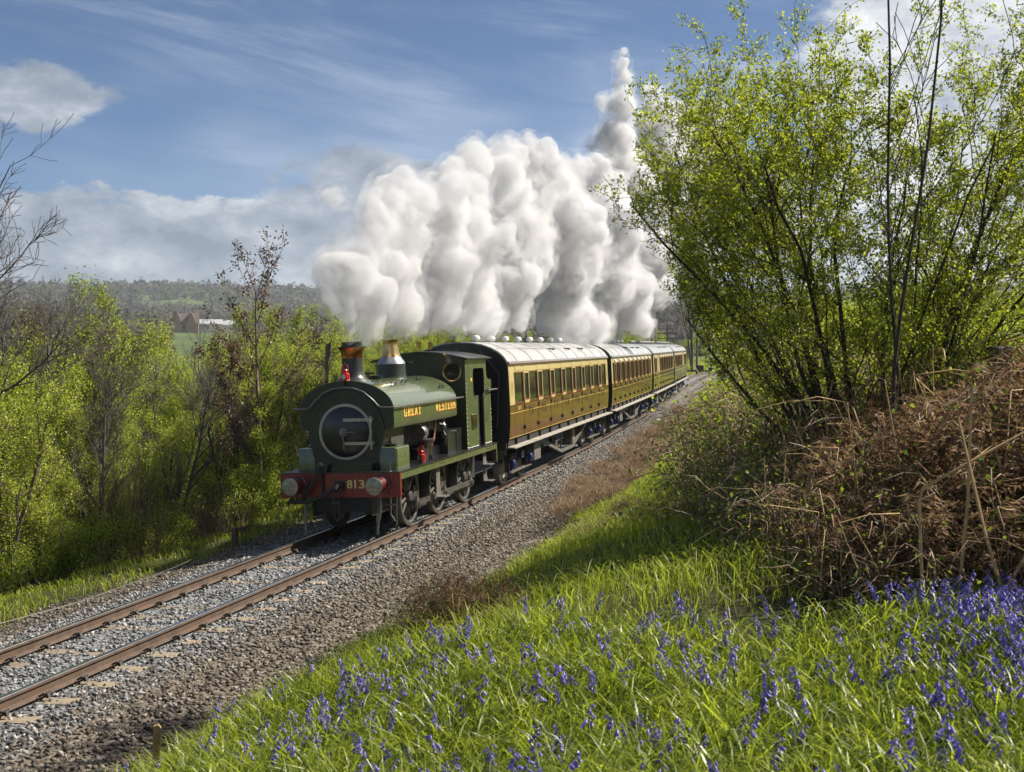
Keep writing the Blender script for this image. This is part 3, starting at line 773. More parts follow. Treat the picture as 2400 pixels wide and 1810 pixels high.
# chimney and dome
chm = lp('chimney', MB().lathe([(.40, 2.96), (.36, 3.03), (.28, 3.09), (.235, 3.16), (.213, 3.28), (.208, 3.50)], (0, .89, 0), 'z', 32, cap=False), M['black'])
ob('chimney_cap', MB().lathe([(.209, 3.50), (.216, 3.56), (.232, 3.63), (.262, 3.69), (.285, 3.715)], (0, .89, 0), 'z', 32, cap=False).mesh('chimney_cap', M['copper']), chm)
ob('chimney_rim', MB().lathe([(.286, 3.712), (.29, 3.722), (.286, 3.735), (.206, 3.738), (.206, 3.83), (.17, 3.832), (.165, 3.5), (.0001, 3.49)], (0, .89, 0), 'z', 32, cap=False).mesh('chimney_rim', M['black']), chm)
dm = lp('dome', MB().lathe([(.37, 2.98), (.345, 3.04), (.325, 3.10), (.322, 3.30), (.315, 3.35)], (0, 3.22, 0), 'z', 36, cap=False), M['greendark'])
ob('dome_collar', MB().lathe([(.314, 3.35), (.295, 3.40), (.255, 3.45), (.225, 3.50)], (0, 3.22, 0), 'z', 36, cap=False).mesh('dome_collar', M['lead']), dm)
ob('dome_cover', MB().lathe([(.2255, 3.499), (.195, 3.56), (.175, 3.65), (.162, 3.76), (.158, 3.84), (.165, 3.865)], (0, 3.22, 0), 'z', 36, cap=False).mesh('dome_cover', M['brass']), dm)
ob('dome_rim', MB().lathe([(.165, 3.864), (.205, 3.872), (.205, 3.888), (.15, 3.89), (.14, 3.80), (.0001, 3.79)], (0, 3.22, 0), 'z', 36, cap=False).mesh('dome_rim', M['brass']), dm)
# cab
def rnd(pts): return pts
side = [(5.25, 1.284), (6.30, 1.284), (6.30, 2.50), (6.02, 2.50), (5.94, 2.53), (5.90, 2.62), (5.90, 3.06), (5.93, 3.14), (6.01, 3.17), (6.80, 3.17), (6.87, 3.14), (6.90, 3.06), (6.90, 2.62), (6.87, 2.54), (6.80, 2.50), (6.80, 1.284), (7.48, 1.284), (7.48, 2.15), (7.46, 2.4), (7.5, 2.6), (7.58, 2.72), (7.58, 2.87), (7.30, 2.88), (7.18, 2.93), (7.12, 3.05), (7.12, 3.38), (5.25, 3.38)]
cab = None
for sd in (1, -1):
    c_ = lp('cab_side', MB().prism(side, sd * 1.085, sd * 1.10, 'x'), M['green'], smooth=False)
    lp('cab_shade_sheet', MB().prism(side, sd * 1.075, sd * 1.084, 'x'), M['sooty'], c_, smooth=False)  # black sheet added over the cab's inner side, its shade put in as colour
    if sd == 1: cab = c_
bd = MB()
for zz in np.arange(1.32, 3.36, .10): bd.ball((1.101, 5.275, zz), .012, 5)
for yy in np.arange(5.3, 6.25, .07): bd.ball((1.101, yy, 1.305), .011, 5)
for yy in np.arange(6.85, 7.45, .07): bd.ball((1.101, yy, 1.305), .011, 5)
for zz in np.arange(1.4, 2.7, .09): bd.ball((1.101, 7.43, zz), .012, 5)
for (a, b) in ((7.0, 2.78), (7.1, 2.75), (7.2, 2.78), (7.05, 2.32), (7.22, 2.25), (7.12, 2.1), (7.0, 2.0), (7.3, 2.05)): bd.ball((1.102, a, b), .017, 6)
lp('cab_rivets', bd, M['green'], cab, kind='stuff')
bead = MB(); bead.tube([(1.095, 6.305, 1.285), (1.095, 6.305, 2.50)], .02, 6); bead.tube([(1.095, 6.795, 1.285), (1.095, 6.795, 2.50)], .022, 6)
bead.tube([(1.1, 5.895, 2.62), (1.1, 5.94, 2.52), (1.1, 6.02, 2.495), (1.1, 6.30, 2.495)], .014, 6)
lp('door_beading', bead, M['steel'], cab)
lp('cab_handle', MB().tube([(1.10, 7.0, 2.60), (1.17, 6.99, 2.612), (1.17, 7.85, 2.612)], [.03, .026, .022], 8), M['steel'], cab)
lp('lamp_ring', MB().tube([(1.06, 7.50 + .10 * (1 - math.cos(a)), 2.0 + .13 * math.sin(a)) for a in np.linspace(-1.9, 1.9, 10)], .02, 6), M['steel'], cab)
npl = lp('number_plate', MB().cbox((1.1005, 5.66, 1.74), (1.13, 6.06, 2.09), .012), M['brass'], cab)
ob('plate_field', MB().box((1.1305, 5.685, 1.765), (1.1315, 6.035, 2.065)).mesh('plate_field', M['black'], False), npl)
place(npl, 'plate_numerals', text_mesh('plate_numerals', '813', .27, .19, .008, M['brass'], .015), TX_SIDE, Vector((1.132, 5.725, 1.82)))
lp('badge', MB().lathe([(.0001, 1.106), (.04, 1.105), (.05, 1.1)], (0, 5.75, 2.90), 'x', 14), M['yellow'], cab)
roofp = [(-1.2, 3.39), (-.9, 3.47), (-.5, 3.545), (0, 3.585), (.5, 3.545), (.9, 3.47), (1.2, 3.39)]
rpoly = roofp + [(a, b + .03) for a, b in reversed(roofp)]
crf = lp('cab_roof', MB().prism(rpoly, 5.13, 7.34), M['black'], ang=20)
lp('roof_strip', MB().box((.1, 5.3, 3.615), (.9, 5.34, 3.64)), M['black'], crf, False)
# spectacle plate with two round windows (built as a fan of pieces around the openings)
def plate_with_holes(y0, y1, holes):
    mb = MB(); N = 24
    for cx, cz, r in holes:
        x0, x1, z0, z1 = (0.0 if cx > 0 else -1.085), (1.085 if cx > 0 else 0.0), 2.62, 3.38
        for i in range(N):
            a, b = 2 * math.pi * i / N, 2 * math.pi * (i + 1) / N
            def edge(t):
                dx, dz = math.cos(t), math.sin(t); k = 1e9
                if dx > 1e-6: k = min(k, (x1 - cx) / dx)
                if dx < -1e-6: k = min(k, (x0 - cx) / dx)
                if dz > 1e-6: k = min(k, (z1 - cz) / dz)
                if dz < -1e-6: k = min(k, (z0 - cz) / dz)
                return (cx + dx * k, cz + dz * k)
            pa, pb = (cx + r * math.cos(a), cz + r * math.sin(a)), (cx + r * math.cos(b), cz + r * math.sin(b))
            ea, eb = edge(a), edge(b)
            vs = [(p[0], y, p[1]) for y in (y0, y1) for p in (pa, pb, eb, ea)]
            mb.add(vs, [(0, 1, 2, 3), (7, 6, 5, 4), (0, 4, 5, 1)])
    mb.prism([(-1.085, 1.284), (1.085, 1.284), (1.085, 2.619), (-1.085, 2.619)], y0, y1)
    mb.prism([(-1.085, 3.381), (1.085, 3.381), (.9, 3.46), (.5, 3.535), (0, 3.575), (-.5, 3.535), (-.9, 3.46)], y0, y1)
    return mb
HOL = ((.78, 3.11, .205), (-.78, 3.11, .205))
lp('cab_front', plate_with_holes(5.25, 5.265, HOL), M['greendark'], cab)
for cx, cz, r in HOL:
    lp('spectacle_rim', MB().lathe([(.198, 5.246), (.225, 5.232), (.235, 5.248)], (cx, 0, cz), 'y', 32, cap=False), M['brass'], cab)
    lp('spectacle_glass', MB().lathe([(.0001, 5.257), (.204, 5.257)], (cx, 0, cz), 'y', 24), M['glassdark'], cab)
lp('cab_back', MB().box((-1.074, 7.40, 1.30), (1.074, 7.42, 2.4)), M['black'], cab, False)
bk = MB().lathe([(.62, 5.3), (.62, 5.8), (.55, 5.86)], (0, 0, 2.1), 'y', 28); bk.box((-.9, 5.3, 1.29), (.9, 5.7, 1.9))
lp('backhead', bk, M['black'], cab)
for x, z in ((.11, 3.58), (-.16, 3.59)):
    lp('whistle', MB().lathe([(.02, z), (.02, z + .09), (.045, z + .10), (.045, z + .13), (.028, z + .14), (.05, z + .15), (.055, z + .25), (.02, z + .27), (.012, z + .30), (.0001, z + .305)], (x, 5.75, 0), 'z', 12), M['brass'])
# side fittings under the tank
pp = MB(); pp.tube([(.86, 3.55, 2.1), (.87, 3.5, 1.9), (.9, 3.3, 1.7), (.92, 3.05, 1.55), (.9, 2.95, 1.3)], .022, 7)
lp('copper_pipe', pp, M['copper'])
inj = MB().lathe([(.03, 1.62), (.06, 1.65), (.06, 1.75), (.035, 1.78), (.035, 1.86), (.07, 1.88), (.07, 1.95), (.03, 2.0)], (.92, 3.95, 0), 'z', 12); inj.tube([(.92, 3.95, 1.8), (1.0, 3.85, 1.72), (.96, 3.9, 1.5)], .03, 6); inj.tube([(.92, 3.95, 1.93), (.86, 3.8, 2.0)], .025, 6)
lp('clack_valve', inj, M['steel'])
cyl = MB().lathe([(.16, 2.5), (.17, 2.52), (.17, 2.72), (.16, 2.74)], (.80, 0, 1.86), 'y', 18); cyl.lathe([(.02, 1.5), (.17, 1.64), (.2, 1.70), (.2, 1.72)], (.9, 2.72, 0), 'z', 16)
lp('lubricator_funnel', cyl, M['steel'])
tb = MB(); tb.box((.58, 4.05, 1.284), (.98, 5.2, 1.80)); tb.box((.58, 2.6, 1.284), (.80, 4.05, 1.5)); lp('side_toolbox', tb, M['black'], smooth=False)
lp('grab_rail', MB().tube([(1.0, 4.75, 1.28), (1.0, 4.75, 1.70), (.99, 4.68, 1.76), (.98, 4.3, 1.78)], .014, 6), M['steel'])
sp_ = MB(); sp_.lathe([(.03, 1.28), (.03, 1.46), (.0001, 1.47)], (1.1, 1.72, 0), 'z', 10); sp_.tube([(1.1, 2.3, 1.28), (1.1, 2.34, 1.4), (1.1, 2.44, 1.4), (1.1, 2.48, 1.28)], .02, 6); lp('plate_fitting', sp_, M['black'])
# wheels and motion
def wheel_mesh(r, spokes):
    mb = MB()
    mb.lathe([(r - .10, -.055), (r - .005, -.06), (r, .05), (r - .01, .07), (r - .075, .075), (r - .10, .06)], (0, 0, 0), 'x', 44, cap=False)
    mb.lathe([(r - .10, .06), (r - .10, -.055)], (0, 0, 0), 'x', 44, cap=False)
    mb.lathe([(r - .05, -.06), (r + .03, -.062), (r + .03, -.09), (r - .1, -.09)], (0, 0, 0), 'x', 44, cap=False)
    mb.lathe([(.12, -.07), (.13, -.06), (.13, .07), (.11, .10), (.08, .11), (.0001, .11)], (0, 0, 0), 'x', 20)
    for i in range(spokes):
        a = 2 * math.pi * (i + .5) / spokes; c, s = math.cos(a), math.sin(a)
        mb.tube([(0, c * .1, s * .1), (0, c * (r - .09), s * (r - .09))], [.042, .030], 6)
    return mb
for y in (1.717, 3.66, 5.77):
    for sd in (1, -1):
        mb = wheel_mesh(.61, 12)
        if sd == 1:
            mb.prism([(.27 + .0, .2), (.46, .15), (.49, 0), (.46, -.15), (.27, -.2)], -.03, .062, 'x')
        mb.lathe([(.09, .05), (.09, .16), (.06, .18), (.0001, .18)], (0, .06, -.155), 'x', 14)
        me = mb.mesh('wheel', M['rodsteel'])
        o = ob('wheel', me, L); o.location = (sd * .765, y, .612); o.rotation_euler = (0, 0, 0 if sd == 1 else math.pi)
    lp('axle', MB().tube([(-.76, y, .612), (.76, y, .612)], .08, 10), M['sooty'])
rod = MB(); rod.box((.945, 1.777, .40), (.985, 3.72, .512)); rod.box((.945, 3.72, .40), (.985, 5.83, .512))
for y in (1.777, 3.72, 5.83): rod.lathe([(.105, .935), (.115, .94), (.115, 1.0), (.07, 1.01), (.06, 1.04), (.0001, 1.045)], (0, y, .457), 'x', 18); rod.box((.95, y - .05, .56), (.985, y + .05, .61))
lp('coupling_rod', rod, M['rodsteel'])
# steps and guards
def step_hanger(y, treads, zt):
    mb = MB(); zb = min(treads)
    mb.prism([(y - .16, 1.124), (y + .16, 1.124), (y + .13, .95), (y + .16, zb), (y - .16, zb), (y - .13, .95)], 1.09, 1.105, 'x')
    for z in treads:
        mb.box((1.106, y - .19, z - .012), (1.30, y + .19, z + .012)); mb.box((1.10, y - .19, z + .012), (1.112, y + .19, z + .07))
    return mb
lp('cab_step', step_hanger(6.7, (.40, .80), 1.1), M['truss'], smooth=False)
lp('cab_step', step_hanger(2.86, (.47,), 1.1), M['truss'], smooth=False)
for sd in (-1, 1):
    lp('guard_iron', MB().tube([(sd * .78, .1, .8), (sd * .78, .08, .5), (sd * .755, .0, .3), (sd * .74, -.02, .07)], [.03, .03, .028, .026], 6), M['steel'])
    lp('sand_pipe', MB().tube([(sd * .9, .75, 1.25), (sd * .85, .9, .8), (sd * .78, 1.0, .4), (sd * .76, 1.05, .1)], .022, 6), M['steel'])
bg_ = MB()
for y in (2.5, 4.45, 6.55):
    bg_.tube([(.74, y, 1.1), (.74, y - .05, .62), (.74, y - .02, .3)], [.03, .035, .03], 6); bg_.box((.69, y - .16, .5), (.79, y - .05, .78))
bg_.tube([(.74, 2.4, .28), (.74, 6.6, .28)], .02, 6); bg_.tube([(.6, 6.4, 1.1), (.85, 6.2, .6), (.8, 6.1, .3)], .025, 6)
lp('brake_gear', bg_, M['steel'])
dr = MB(); dr.tube([(.62, .35, .75), (.62, .3, .25)], .02, 6); dr.tube([(.95, .22, .78), (.95, .2, .42), (1.0, .2, .36), (1.02, .2, .30)], .02, 6); dr.tube([(.85, .2, .62), (1.05, .2, .62)], .018, 6)
lp('drain_pipe', dr, M['steel'])

# red lamps: they lift off their brackets
def lamp(name, label, p, sc=1.0):
    t = thing(name, label, 'lamp', group='red engine lamps', mw=LM @ Matrix.Translation(p) @ Matrix.Diagonal((sc, sc, sc, 1)))
    ob('body', MB().cbox((-.075, -.075, 0), (.075, .075, .17), .018).mesh('body', M['lampred']), t)
    ob('chimney_top', MB().lathe([(.055, .168), (.055, .215), (.065, .22), (.05, .245), (.0001, .25)], (0, 0, 0), 'z', 16).mesh('chimney_top', M['lampred']), t)
    ob('handle', MB().tube([(-.07, 0, .15), (-.075, 0, .26), (-.05, 0, .33), (0, 0, .355), (.05, 0, .33), (.075, 0, .26), (.07, 0, .15)], .009, 6).mesh('handle', M['lampred']), t)
    le = ob('lens', MB().lathe([(.055, -.074), (.055, -.10), (.045, -.105), (.02, -.115), (.0001, -.118)], (0, 0, .085), 'y', 18).mesh('lens', M['lens']), t)
    ob('lens_rim', MB().lathe([(.056, -.074), (.064, -.10), (.056, -.106)], (0, 0, .085), 'y', 18, cap=False).mesh('lens_rim', M['lampred']), le)
    ob('side_bracket', MB().box((.0755, -.03, .03), (.09, .03, .14)).mesh('side_bracket', M['lampred'], False), t)
    return t
lp('lamp_bracket', MB().tube([(0, .43, 2.9), (0, .41, 3.0), (0, .42, 3.06)], [.03, .02, .03], 6), M['black'])
lamp('red_lamp', 'red oil lamp standing in front of the chimney on top of the engine', (.02, .42, 3.055), .95)
lamp('red_lamp', 'red lamp standing on the black running plate beside the boiler', (1.02, 2.0, 1.30), .95)

# ================================================================== COACHES  (local axes: x across, y back from the leading body end, z up)
CL, CP, CS = 17.2286, 18.34496, 8.39997
def halfw(z):  # body side profile
    return float(np.interp(z, [1.2, 1.35, 1.6, 2.0, 2.2, 3.0, 3.3], [1.285, 1.305, 1.328, 1.343, 1.343, 1.328, 1.312]))
def side_strip(mb, y0, y1, zs, off, th=.012):
    """a panel on the right-hand side that follows the body profile"""
    zs = list(zs); n = len(zs); vs = []
    for o in (off, off - th):
        for y in (y0, y1):
            for z in zs: vs.append((halfw(z) + o, y, z))
    A = lambda i, j, k: i * 2 * n + j * n + k
    fs = []
    for k in range(n - 1):
        fs.append((A(0, 0, k), A(0, 1, k), A(0, 1, k + 1), A(0, 0, k + 1)))
        fs.append((A(1, 0, k), A(1, 0, k + 1), A(1, 1, k + 1), A(1, 1, k)))
        fs.append((A(0, 0, k), A(0, 0, k + 1), A(1, 0, k + 1), A(1, 0, k)))
        fs.append((A(0, 1, k), A(1, 1, k), A(1, 1, k + 1), A(0, 1, k + 1)))
    fs.append((A(0, 0, 0), A(1, 0, 0), A(1, 1, 0), A(0, 1, 0))); fs.append((A(0, 0, n - 1), A(0, 1, n - 1), A(1, 1, n - 1), A(1, 0, n - 1)))
    return mb.add(vs, fs)
ROOFP = [(-1.345, 3.20), (-1.33, 3.28), (-1.24, 3.42), (-1.10, 3.555), (-.9, 3.67), (-.65, 3.765), (-.35, 3.825), (0, 3.85), (.35, 3.825), (.65, 3.765), (.9, 3.67), (1.10, 3.555), (1.24, 3.42), (1.33, 3.28), (1.345, 3.20)]
_mesh = {}
def cached(key, fn):
    if key not in _mesh: _mesh[key] = fn()
    return _mesh[key]
def wheel_small():
    mb = MB(); r = .535
    mb.lathe([(r - .09, -.05), (r, -.05), (r, .06), (r - .08, .066), (r - .09, .02), (.12, .0), (.1, .07), (.0001, .07)], (0, 0, 0), 'x', 30)
    mb.lathe([(r, -.05), (r + .03, -.055), (r + .03, -.08), (r - .1, -.08)], (0, 0, 0), 'x', 30, cap=False)
    return mb.mesh('wheel', M['steel'])
def bogie(parent, yc, wb=2.2):
    fr = MB()
    for sd in (-1, 1):
        fr.box((sd * 1.0 - .03, yc - wb / 2 - .45, .62), (sd * 1.0 + .03, yc + wb / 2 + .45, .80))
        for dy in (-wb / 2, wb / 2):
            fr.box((sd * 1.0 - .04, yc + dy - .19, .34), (sd * 1.0 + .04, yc + dy - .13, .62)); fr.box((sd * 1.0 - .04, yc + dy + .13, .34), (sd * 1.0 + .04, yc + dy + .19, .62))
            for k in range(4): fr.box((sd * 1.06 - .04, yc + dy - .45 + k * .09, .66 + k * .028), (sd * 1.06 + .04, yc + dy + .45 - k * .09, .683 + k * .028))
            fr.tube([(sd * 1.06, yc + dy - .45, .66), (sd * 1.06, yc + dy - .47, .98)], .018, 6); fr.tube([(sd * 1.06, yc + dy + .45, .66), (sd * 1.06, yc + dy + .47, .98)], .018, 6)
        fr.tube([(sd * .98, yc - wb / 2 - .3, .22), (sd * .98, yc + wb / 2 + .3, .22)], .02, 6)
    fr.box((-1.0, yc - .2, .55), (1.0, yc + .2, .85))
    b = ob('bogie', fr.mesh('bogie', M['sooty'], False), parent)
    for dy in (-wb / 2, wb / 2):
        for sd in (1, -1):
            w = ob('wheel', cached('cw', wheel_small), b); w.location = (sd * .765, yc + dy, .537); w.rotation_euler = (0, 0, 0 if sd == 1 else math.pi)
        ax = MB().cbox((1.0, yc + dy - .10, .43), (1.16, yc + dy + .10, .65), .02); ax.lathe([(.07, 1.16), (.06, 1.19), (.0001, 1.195)], (0, yc + dy, .53), 'x', 12)
        ob('axlebox', ax.mesh('axlebox', M['blue']), b)
    sp = MB().cbox((1.02, yc - .16, .62), (1.14, yc + .16, .80), .02); ob('spring_hanger', sp.mesh('spring_hanger', M['blue']), b)
    st = MB(); st.box((.95, yc - wb / 2 - .2, .30), (1.10, yc + wb / 2 + .2, .32)); ob('tie_bar', st.mesh('tie_bar', M['truss'], False), b)
    return b
ZLOW, ZWAIST = np.linspace(1.30, 1.925, 5), (1.945, 2.04, 2.135)

def coach(idx, label, bays, vents, first=False):
    a = CS + idx * CP
    c = thing('railway_coach', label, 'railway coach', group='chocolate and cream railway coaches behind the engine', mw=vframe(a + 2.7, a + CL - 2.7, a))
    # body core (dark, shows as the fine gaps between the panels)
    prof = [(halfw(z) - .05, z) for z in (1.26, 1.6, 2.0, 2.2, 3.0, 3.22)]
    core = [(-x, z) for x, z in reversed(prof)] + prof
    core = [(x, z) for x, z in prof] + [(1.2, 3.40), (.9, 3.63), (.35, 3.79), (-.35, 3.79), (-.9, 3.63), (-1.2, 3.40)] + [(-x, z) for x, z in reversed(prof)]
    body = ob('body', MB().prism(core, .02, CL - .02).mesh('body', M['black'], False), c)
    ends = [(halfw(z), z) for z in (1.2, 1.6, 2.0, 2.2, 3.0, 3.2)]
    ep = ends + [(x, z - .015) for x, z in reversed(ROOFP[1:-1]) if z > 3.2] + [(-x, z) for x, z in reversed(ends)]
    for y0, y1 in ((-.015, .035), (CL - .035, CL + .015)):
        e = ob('end_panel', MB().prism(ep, y0, y1).mesh('end_panel', M['end'], False), c)
        hb = MB(); yy = y0 - .05 if y0 < 0 else y1 + .05; yb = y0 if y0 < 0 else y1
        for x in (-.75, .75): hb.tube([(x, yb, 2.35), (x, yy, 2.35), (x, yy, 2.75), (x, yb, 2.75)], .012, 5)
        for z in (1.5, 1.75, 2.0): hb.box((.3, min(yb, yy), z), (.65, max(yb, yy), z + .02))
        hb.tube([(1.0, yy, 1.6), (1.1, yy, 3.0), (.6, yy, 3.6)], .014, 5)
        ob('end_handrail', hb.mesh('end_handrail', M['steel']), e)
    # far side: plain panels
    fs_ = MB()
    for z0, z1, m in ((1.3, 2.14, 0), (2.15, 3.2, 1)):
        fs_.cur = m; fs_.prism([(-halfw(z0), z0), (-halfw((z0 + z1) / 2), (z0 + z1) / 2), (-halfw(z1), z1), (-halfw(z1) + .04, z1), (-halfw(z0) + .04, z0)], .05, CL - .05)
    ob('far_side_panel', fs_.mesh('far_side_panel', [M['brown'], M['cream']], False), c)
    # roof
    rp_ = ROOFP + [(x * .975, z - .03) for x, z in reversed(ROOFP)]
    rf = ob('roof', MB().prism(rp_, -.03, CL + .03).mesh('roof', M['roof'], ang=25), c)
    k = 0; y = 1.1
    while y < CL - .5:
        sm = MB(); o = [(x * 1.004, z + .006) for x, z in ROOFP[1:-1]]; i_ = [(x, z - .004) for x, z in ROOFP[1:-1]]
        sm.prism(o + list(reversed(i_)), y, y + .035); ob('roof_seam', sm.mesh('roof_seam', M['truss'], ang=20) if k == 0 else None or cached('seam%.2f' % y, lambda: sm.mesh('roof_seam', M['truss'], ang=20)), rf); k += 1; y += 1.875
    rs_ = MB(); rs_.tube([(.98, .25, 3.66), (1.0, CL * .5, 3.647), (.98, CL - .25, 3.66)], .010, 4); ob('rain_strip', rs_.mesh('rain_strip', M['roof']), rf)
    for q in (6.9, 9.6, 12.2):
        b = MB(); b.box((1.02, q, 3.60), (1.22, q + .07, 3.63)); b.tube([(1.05, q + .03, 3.63), (1.13, q + .25, 3.58), (1.18, q + .28, 3.58)], .015, 5); ob('roof_bracket', b.mesh('roof_bracket', M['black']), rf)
    for y in vents:
        vt = MB().lathe([(.05, 3.84), (.05, 3.88), (.10, 3.89), (.125, 3.93), (.12, 3.98), (.085, 4.02), (.0001, 4.035)], (0, y, 0), 'z', 14)
        ob('roof_vent', vt.mesh('roof_vent', M['vent' if first else 'ventgrey']), rf)
    cn = MB(); cn.prism([(1.325, 3.205), (1.362, 3.20), (1.368, 3.235), (1.350, 3.29), (1.325, 3.29)], -.02, CL + .02); ob('cornice', cn.mesh('cornice', M['brown'], False), c)
    # right-hand side, bay by bay
    y = 0.0
    def panel(nm, y0, y1, zs, m, par, off=0.0, th=.02):
        return ob(nm, side_strip(MB(), y0, y1, zs, off, th).mesh(nm, m, False), par)
    gap = .010
    for kind, y0, y1 in bays:
        if kind == 'plain':
            panel('lower_panel', y0 + gap, y1 - gap, ZLOW, M['brown'], c); panel('waist_panel', y0 + gap, y1 - gap, ZWAIST, M['brown'], c)
            w = panel('cream_panel', y0 + gap, y1 - gap, (2.15, 2.6, 3.0, 3.195), M['cream'], c)
            if first:
                for f in (.38, .62):
                    ob('louvre_slot', MB().box((halfw(2.5) + .0008, y0 + (y1 - y0) * f, 2.36), (halfw(2.5) + .003, y0 + (y1 - y0) * f + .014, 2.76)).mesh('louvre_slot', M['sooty'], False), w)
        elif kind == 'win':
            panel('lower_panel', y0 + gap, y1 - gap, ZLOW, M['brown'], c); panel('waist_panel', y0 + gap, y1 - gap, ZWAIST, M['brown'], c)
            panel('cream_panel', y0 + gap, y1 - gap, (3.005, 3.1, 3.195), M['cream'], c)
            w = panel('window', y0 + .035, y1 - .035, (2.20, 2.6, 2.975), M['pane'], c, -.028, .006)
            panel('window_frame', y0 + .02, y1 - .02, (2.148, 2.20), M['mahog'], w, -.004, .03); panel('window_frame', y0 + .02, y1 - .02, (2.975, 3.0), M['mahog'], w, -.006, .03)
            panel('window_frame', y0 + .015, y0 + .04, (2.2, 2.6, 2.975), M['mahog'], w, -.006, .03); panel('window_frame', y1 - .04, y1 - .015, (2.2, 2.6, 2.975), M['mahog'], w, -.006, .03)
        elif kind in ('door', 'doorw'):
            d = panel('door', y0 + gap, y1 - gap, ZLOW, M['brown'], c, .004)
            panel('door_waist', y0 + gap, y1 - gap, ZWAIST, M['brown'], d, .004)
            panel('door_top', y0 + gap, y1 - gap, (3.02, 3.1, 3.195), M['cream'], d, .004)
            f0, f1 = y0 + .02, y1 - .02
            panel('door_pane', f0 + .06, f1 - .06, (2.27, 2.6, 2.96), M['pane'], d, -.03, .006)
            fm = MB(); side_strip(fm, f0, f0 + .055, (2.22, 2.6, 3.01), .008, .03); side_strip(fm, f1 - .055, f1, (2.22, 2.6, 3.01), .008, .03)
            side_strip(fm, f0 + .055, f1 - .055, (2.955, 3.01), .0075, .03); side_strip(fm, f0 + .04, f1 - .04, (2.145, 2.22), .0078, .03)
            ob('droplight_frame', fm.mesh('droplight_frame', M['cream'], False), d)
            panel('droplight', f0 + .056, f1 - .056, (2.222, 2.27), M['mahog'], d, -.008, .02)
            if idx < 3:
                x = halfw(1.9)
                hd = MB(); hd.tube([(x + .004, y1 - .10, 2.0), (x + .05, y1 - .10, 2.0), (x + .055, y1 - .02, 2.0)], .016, 6); hd.ball((x + .05, y1 - .1, 2.0), .03, 8)
                ob('door_handle', hd.mesh('door_handle', M['steel']), d)
                gh = MB(); gh.tube([(x, y1 + .06, 1.80), (x + .05, y1 + .06, 1.80), (x + .05, y1 + .06, 2.05), (x, y1 + .06, 2.05)], .012, 6); ob('grab_handle', gh.mesh('grab_handle', M['steel']), d)
                hi = MB(); hi.box((x + .005, y0 - .02, 1.98), (x + .03, y0 + .05, 2.10)); hi.box((halfw(1.5) + .005, y0 - .04, 1.44), (halfw(1.5) + .045, y0 + .055, 1.545)); ob('hinge', hi.mesh('hinge', M['iron'], False), d)
            if kind == 'doorw':   # curved ventilator hood
                vh = MB().prism([(halfw(3.1), 3.03), (halfw(3.1) + .05, 3.03), (halfw(3.1) + .045, 3.09), (halfw(3.1), 3.14)], f0 + .05, f1 - .05); ob('ventilator_hood', vh.mesh('ventilator_hood', M['vent'], False), d)
    # gold lines
    for z, nm in ((1.936, 'gold_line'), (1.29, 'gold_line')):
        ob(nm, side_strip(MB(), .03, CL - .03, (z - .006, z + .007), .0015, .02).mesh(nm, M['gold'], False), c)
    # underframe
    sbm = MB()
    for sd in (-1, 1): sbm.box((sd * 1.20 - .04, .1, 1.02), (sd * 1.20 + .04, CL - .1, 1.255))
    sbm.box((-1.2, .0, .98), (1.2, .09, 1.22)); sbm.box((-1.2, CL - .09, .98), (1.2, CL, 1.22)); sbm.box((-.9, 1, 1.05), (.9, CL - 1, 1.25))
    ob('underframe', sbm.mesh('underframe', M['sooty'], False), c)
    for i in range(11):
        y = .9 + i * 1.55; ob('step_bracket', cached('stepbr', lambda: MB().box((1.24, 0, .99), (1.30, .05, 1.26)).mesh('step_bracket', M['black'], False)), c).location = (0, y, 0)
    fb = MB(); fb.prism([(1.26, 1.04), (1.47, 1.04), (1.47, 1.075), (1.26, 1.085)], -.1, CL + .05); ob('footboard', fb.mesh('footboard', M['stepwood'], False), c)
    for sd in (-1, 1):
        tr = MB(); x = sd * 1.12
        for p0, p1 in (((4.3, 1.0), (8.0, .32)), ((8.0, .32), (10.0, .32)), ((10.0, .32), (13.2, .98))):
            tr.add([(x + dx, p[0], p[1] + dz) for p in (p0, p1) for dx, dz in ((-.03, -.05), (.03, -.05), (.03, .05), (-.03, .05))], [(0, 1, 2, 3), (4, 7, 6, 5), (0, 4, 5, 1), (1, 5, 6, 2), (2, 6, 7, 3), (3, 7, 4, 0)])
        for y in (8.0, 10.0): tr.tube([(x, y, .34), (x, y, 1.02)], .028, 6)
        ob('truss_rod', tr.mesh('truss_rod', M['truss'], False), c)
    bx = MB().cbox((.85, 3.55, .42), (1.19, 4.45, 1.0), .02); ob('battery_box', bx.mesh('battery_box', M['truss']), c)
    bx = MB().cbox((.8, 10.1, .36), (1.08, 10.9, 1.0), .02); ob('battery_box', bx.mesh('battery_box', M['truss']), c)
    gc = MB().lathe([(.18, 5.4), (.2, 5.45), (.2, 7.6), (.18, 7.65)], (.3, 0, .72), 'y', 16); ob('gas_cylinder', gc.mesh('gas_cylinder', M['sooty']), c)
    bogie(c, 2.25); bogie(c, CL - 2.25)
    for yb, sg in ((0, -1), (CL, 1)):
        for sd in (-1, 1):
            ob('buffer', MB().lathe([(.13, yb), (.12, yb + sg * .3), (.07, yb + sg * .3), (.07, yb + sg * .5), (.22, yb + sg * .52), (.225, yb + sg * .54), (.1, yb + sg * .56), (.0001, yb + sg * .56)], (sd * .8635, 0, 1.05), 'y', 16).mesh('buffer', M['black']), c)
        gw = MB(); gw.tube([(0, yb, 1.03), (0, yb + sg * .55, 1.0)], .05, 6); gw.tube([(-.4, yb, 1.2), (-.4, yb + sg * .3, 1.0), (-.3, yb + sg * .5, .8)], .04, 6); ob('coupling', gw.mesh('coupling', M['rubber']), c)
    return c
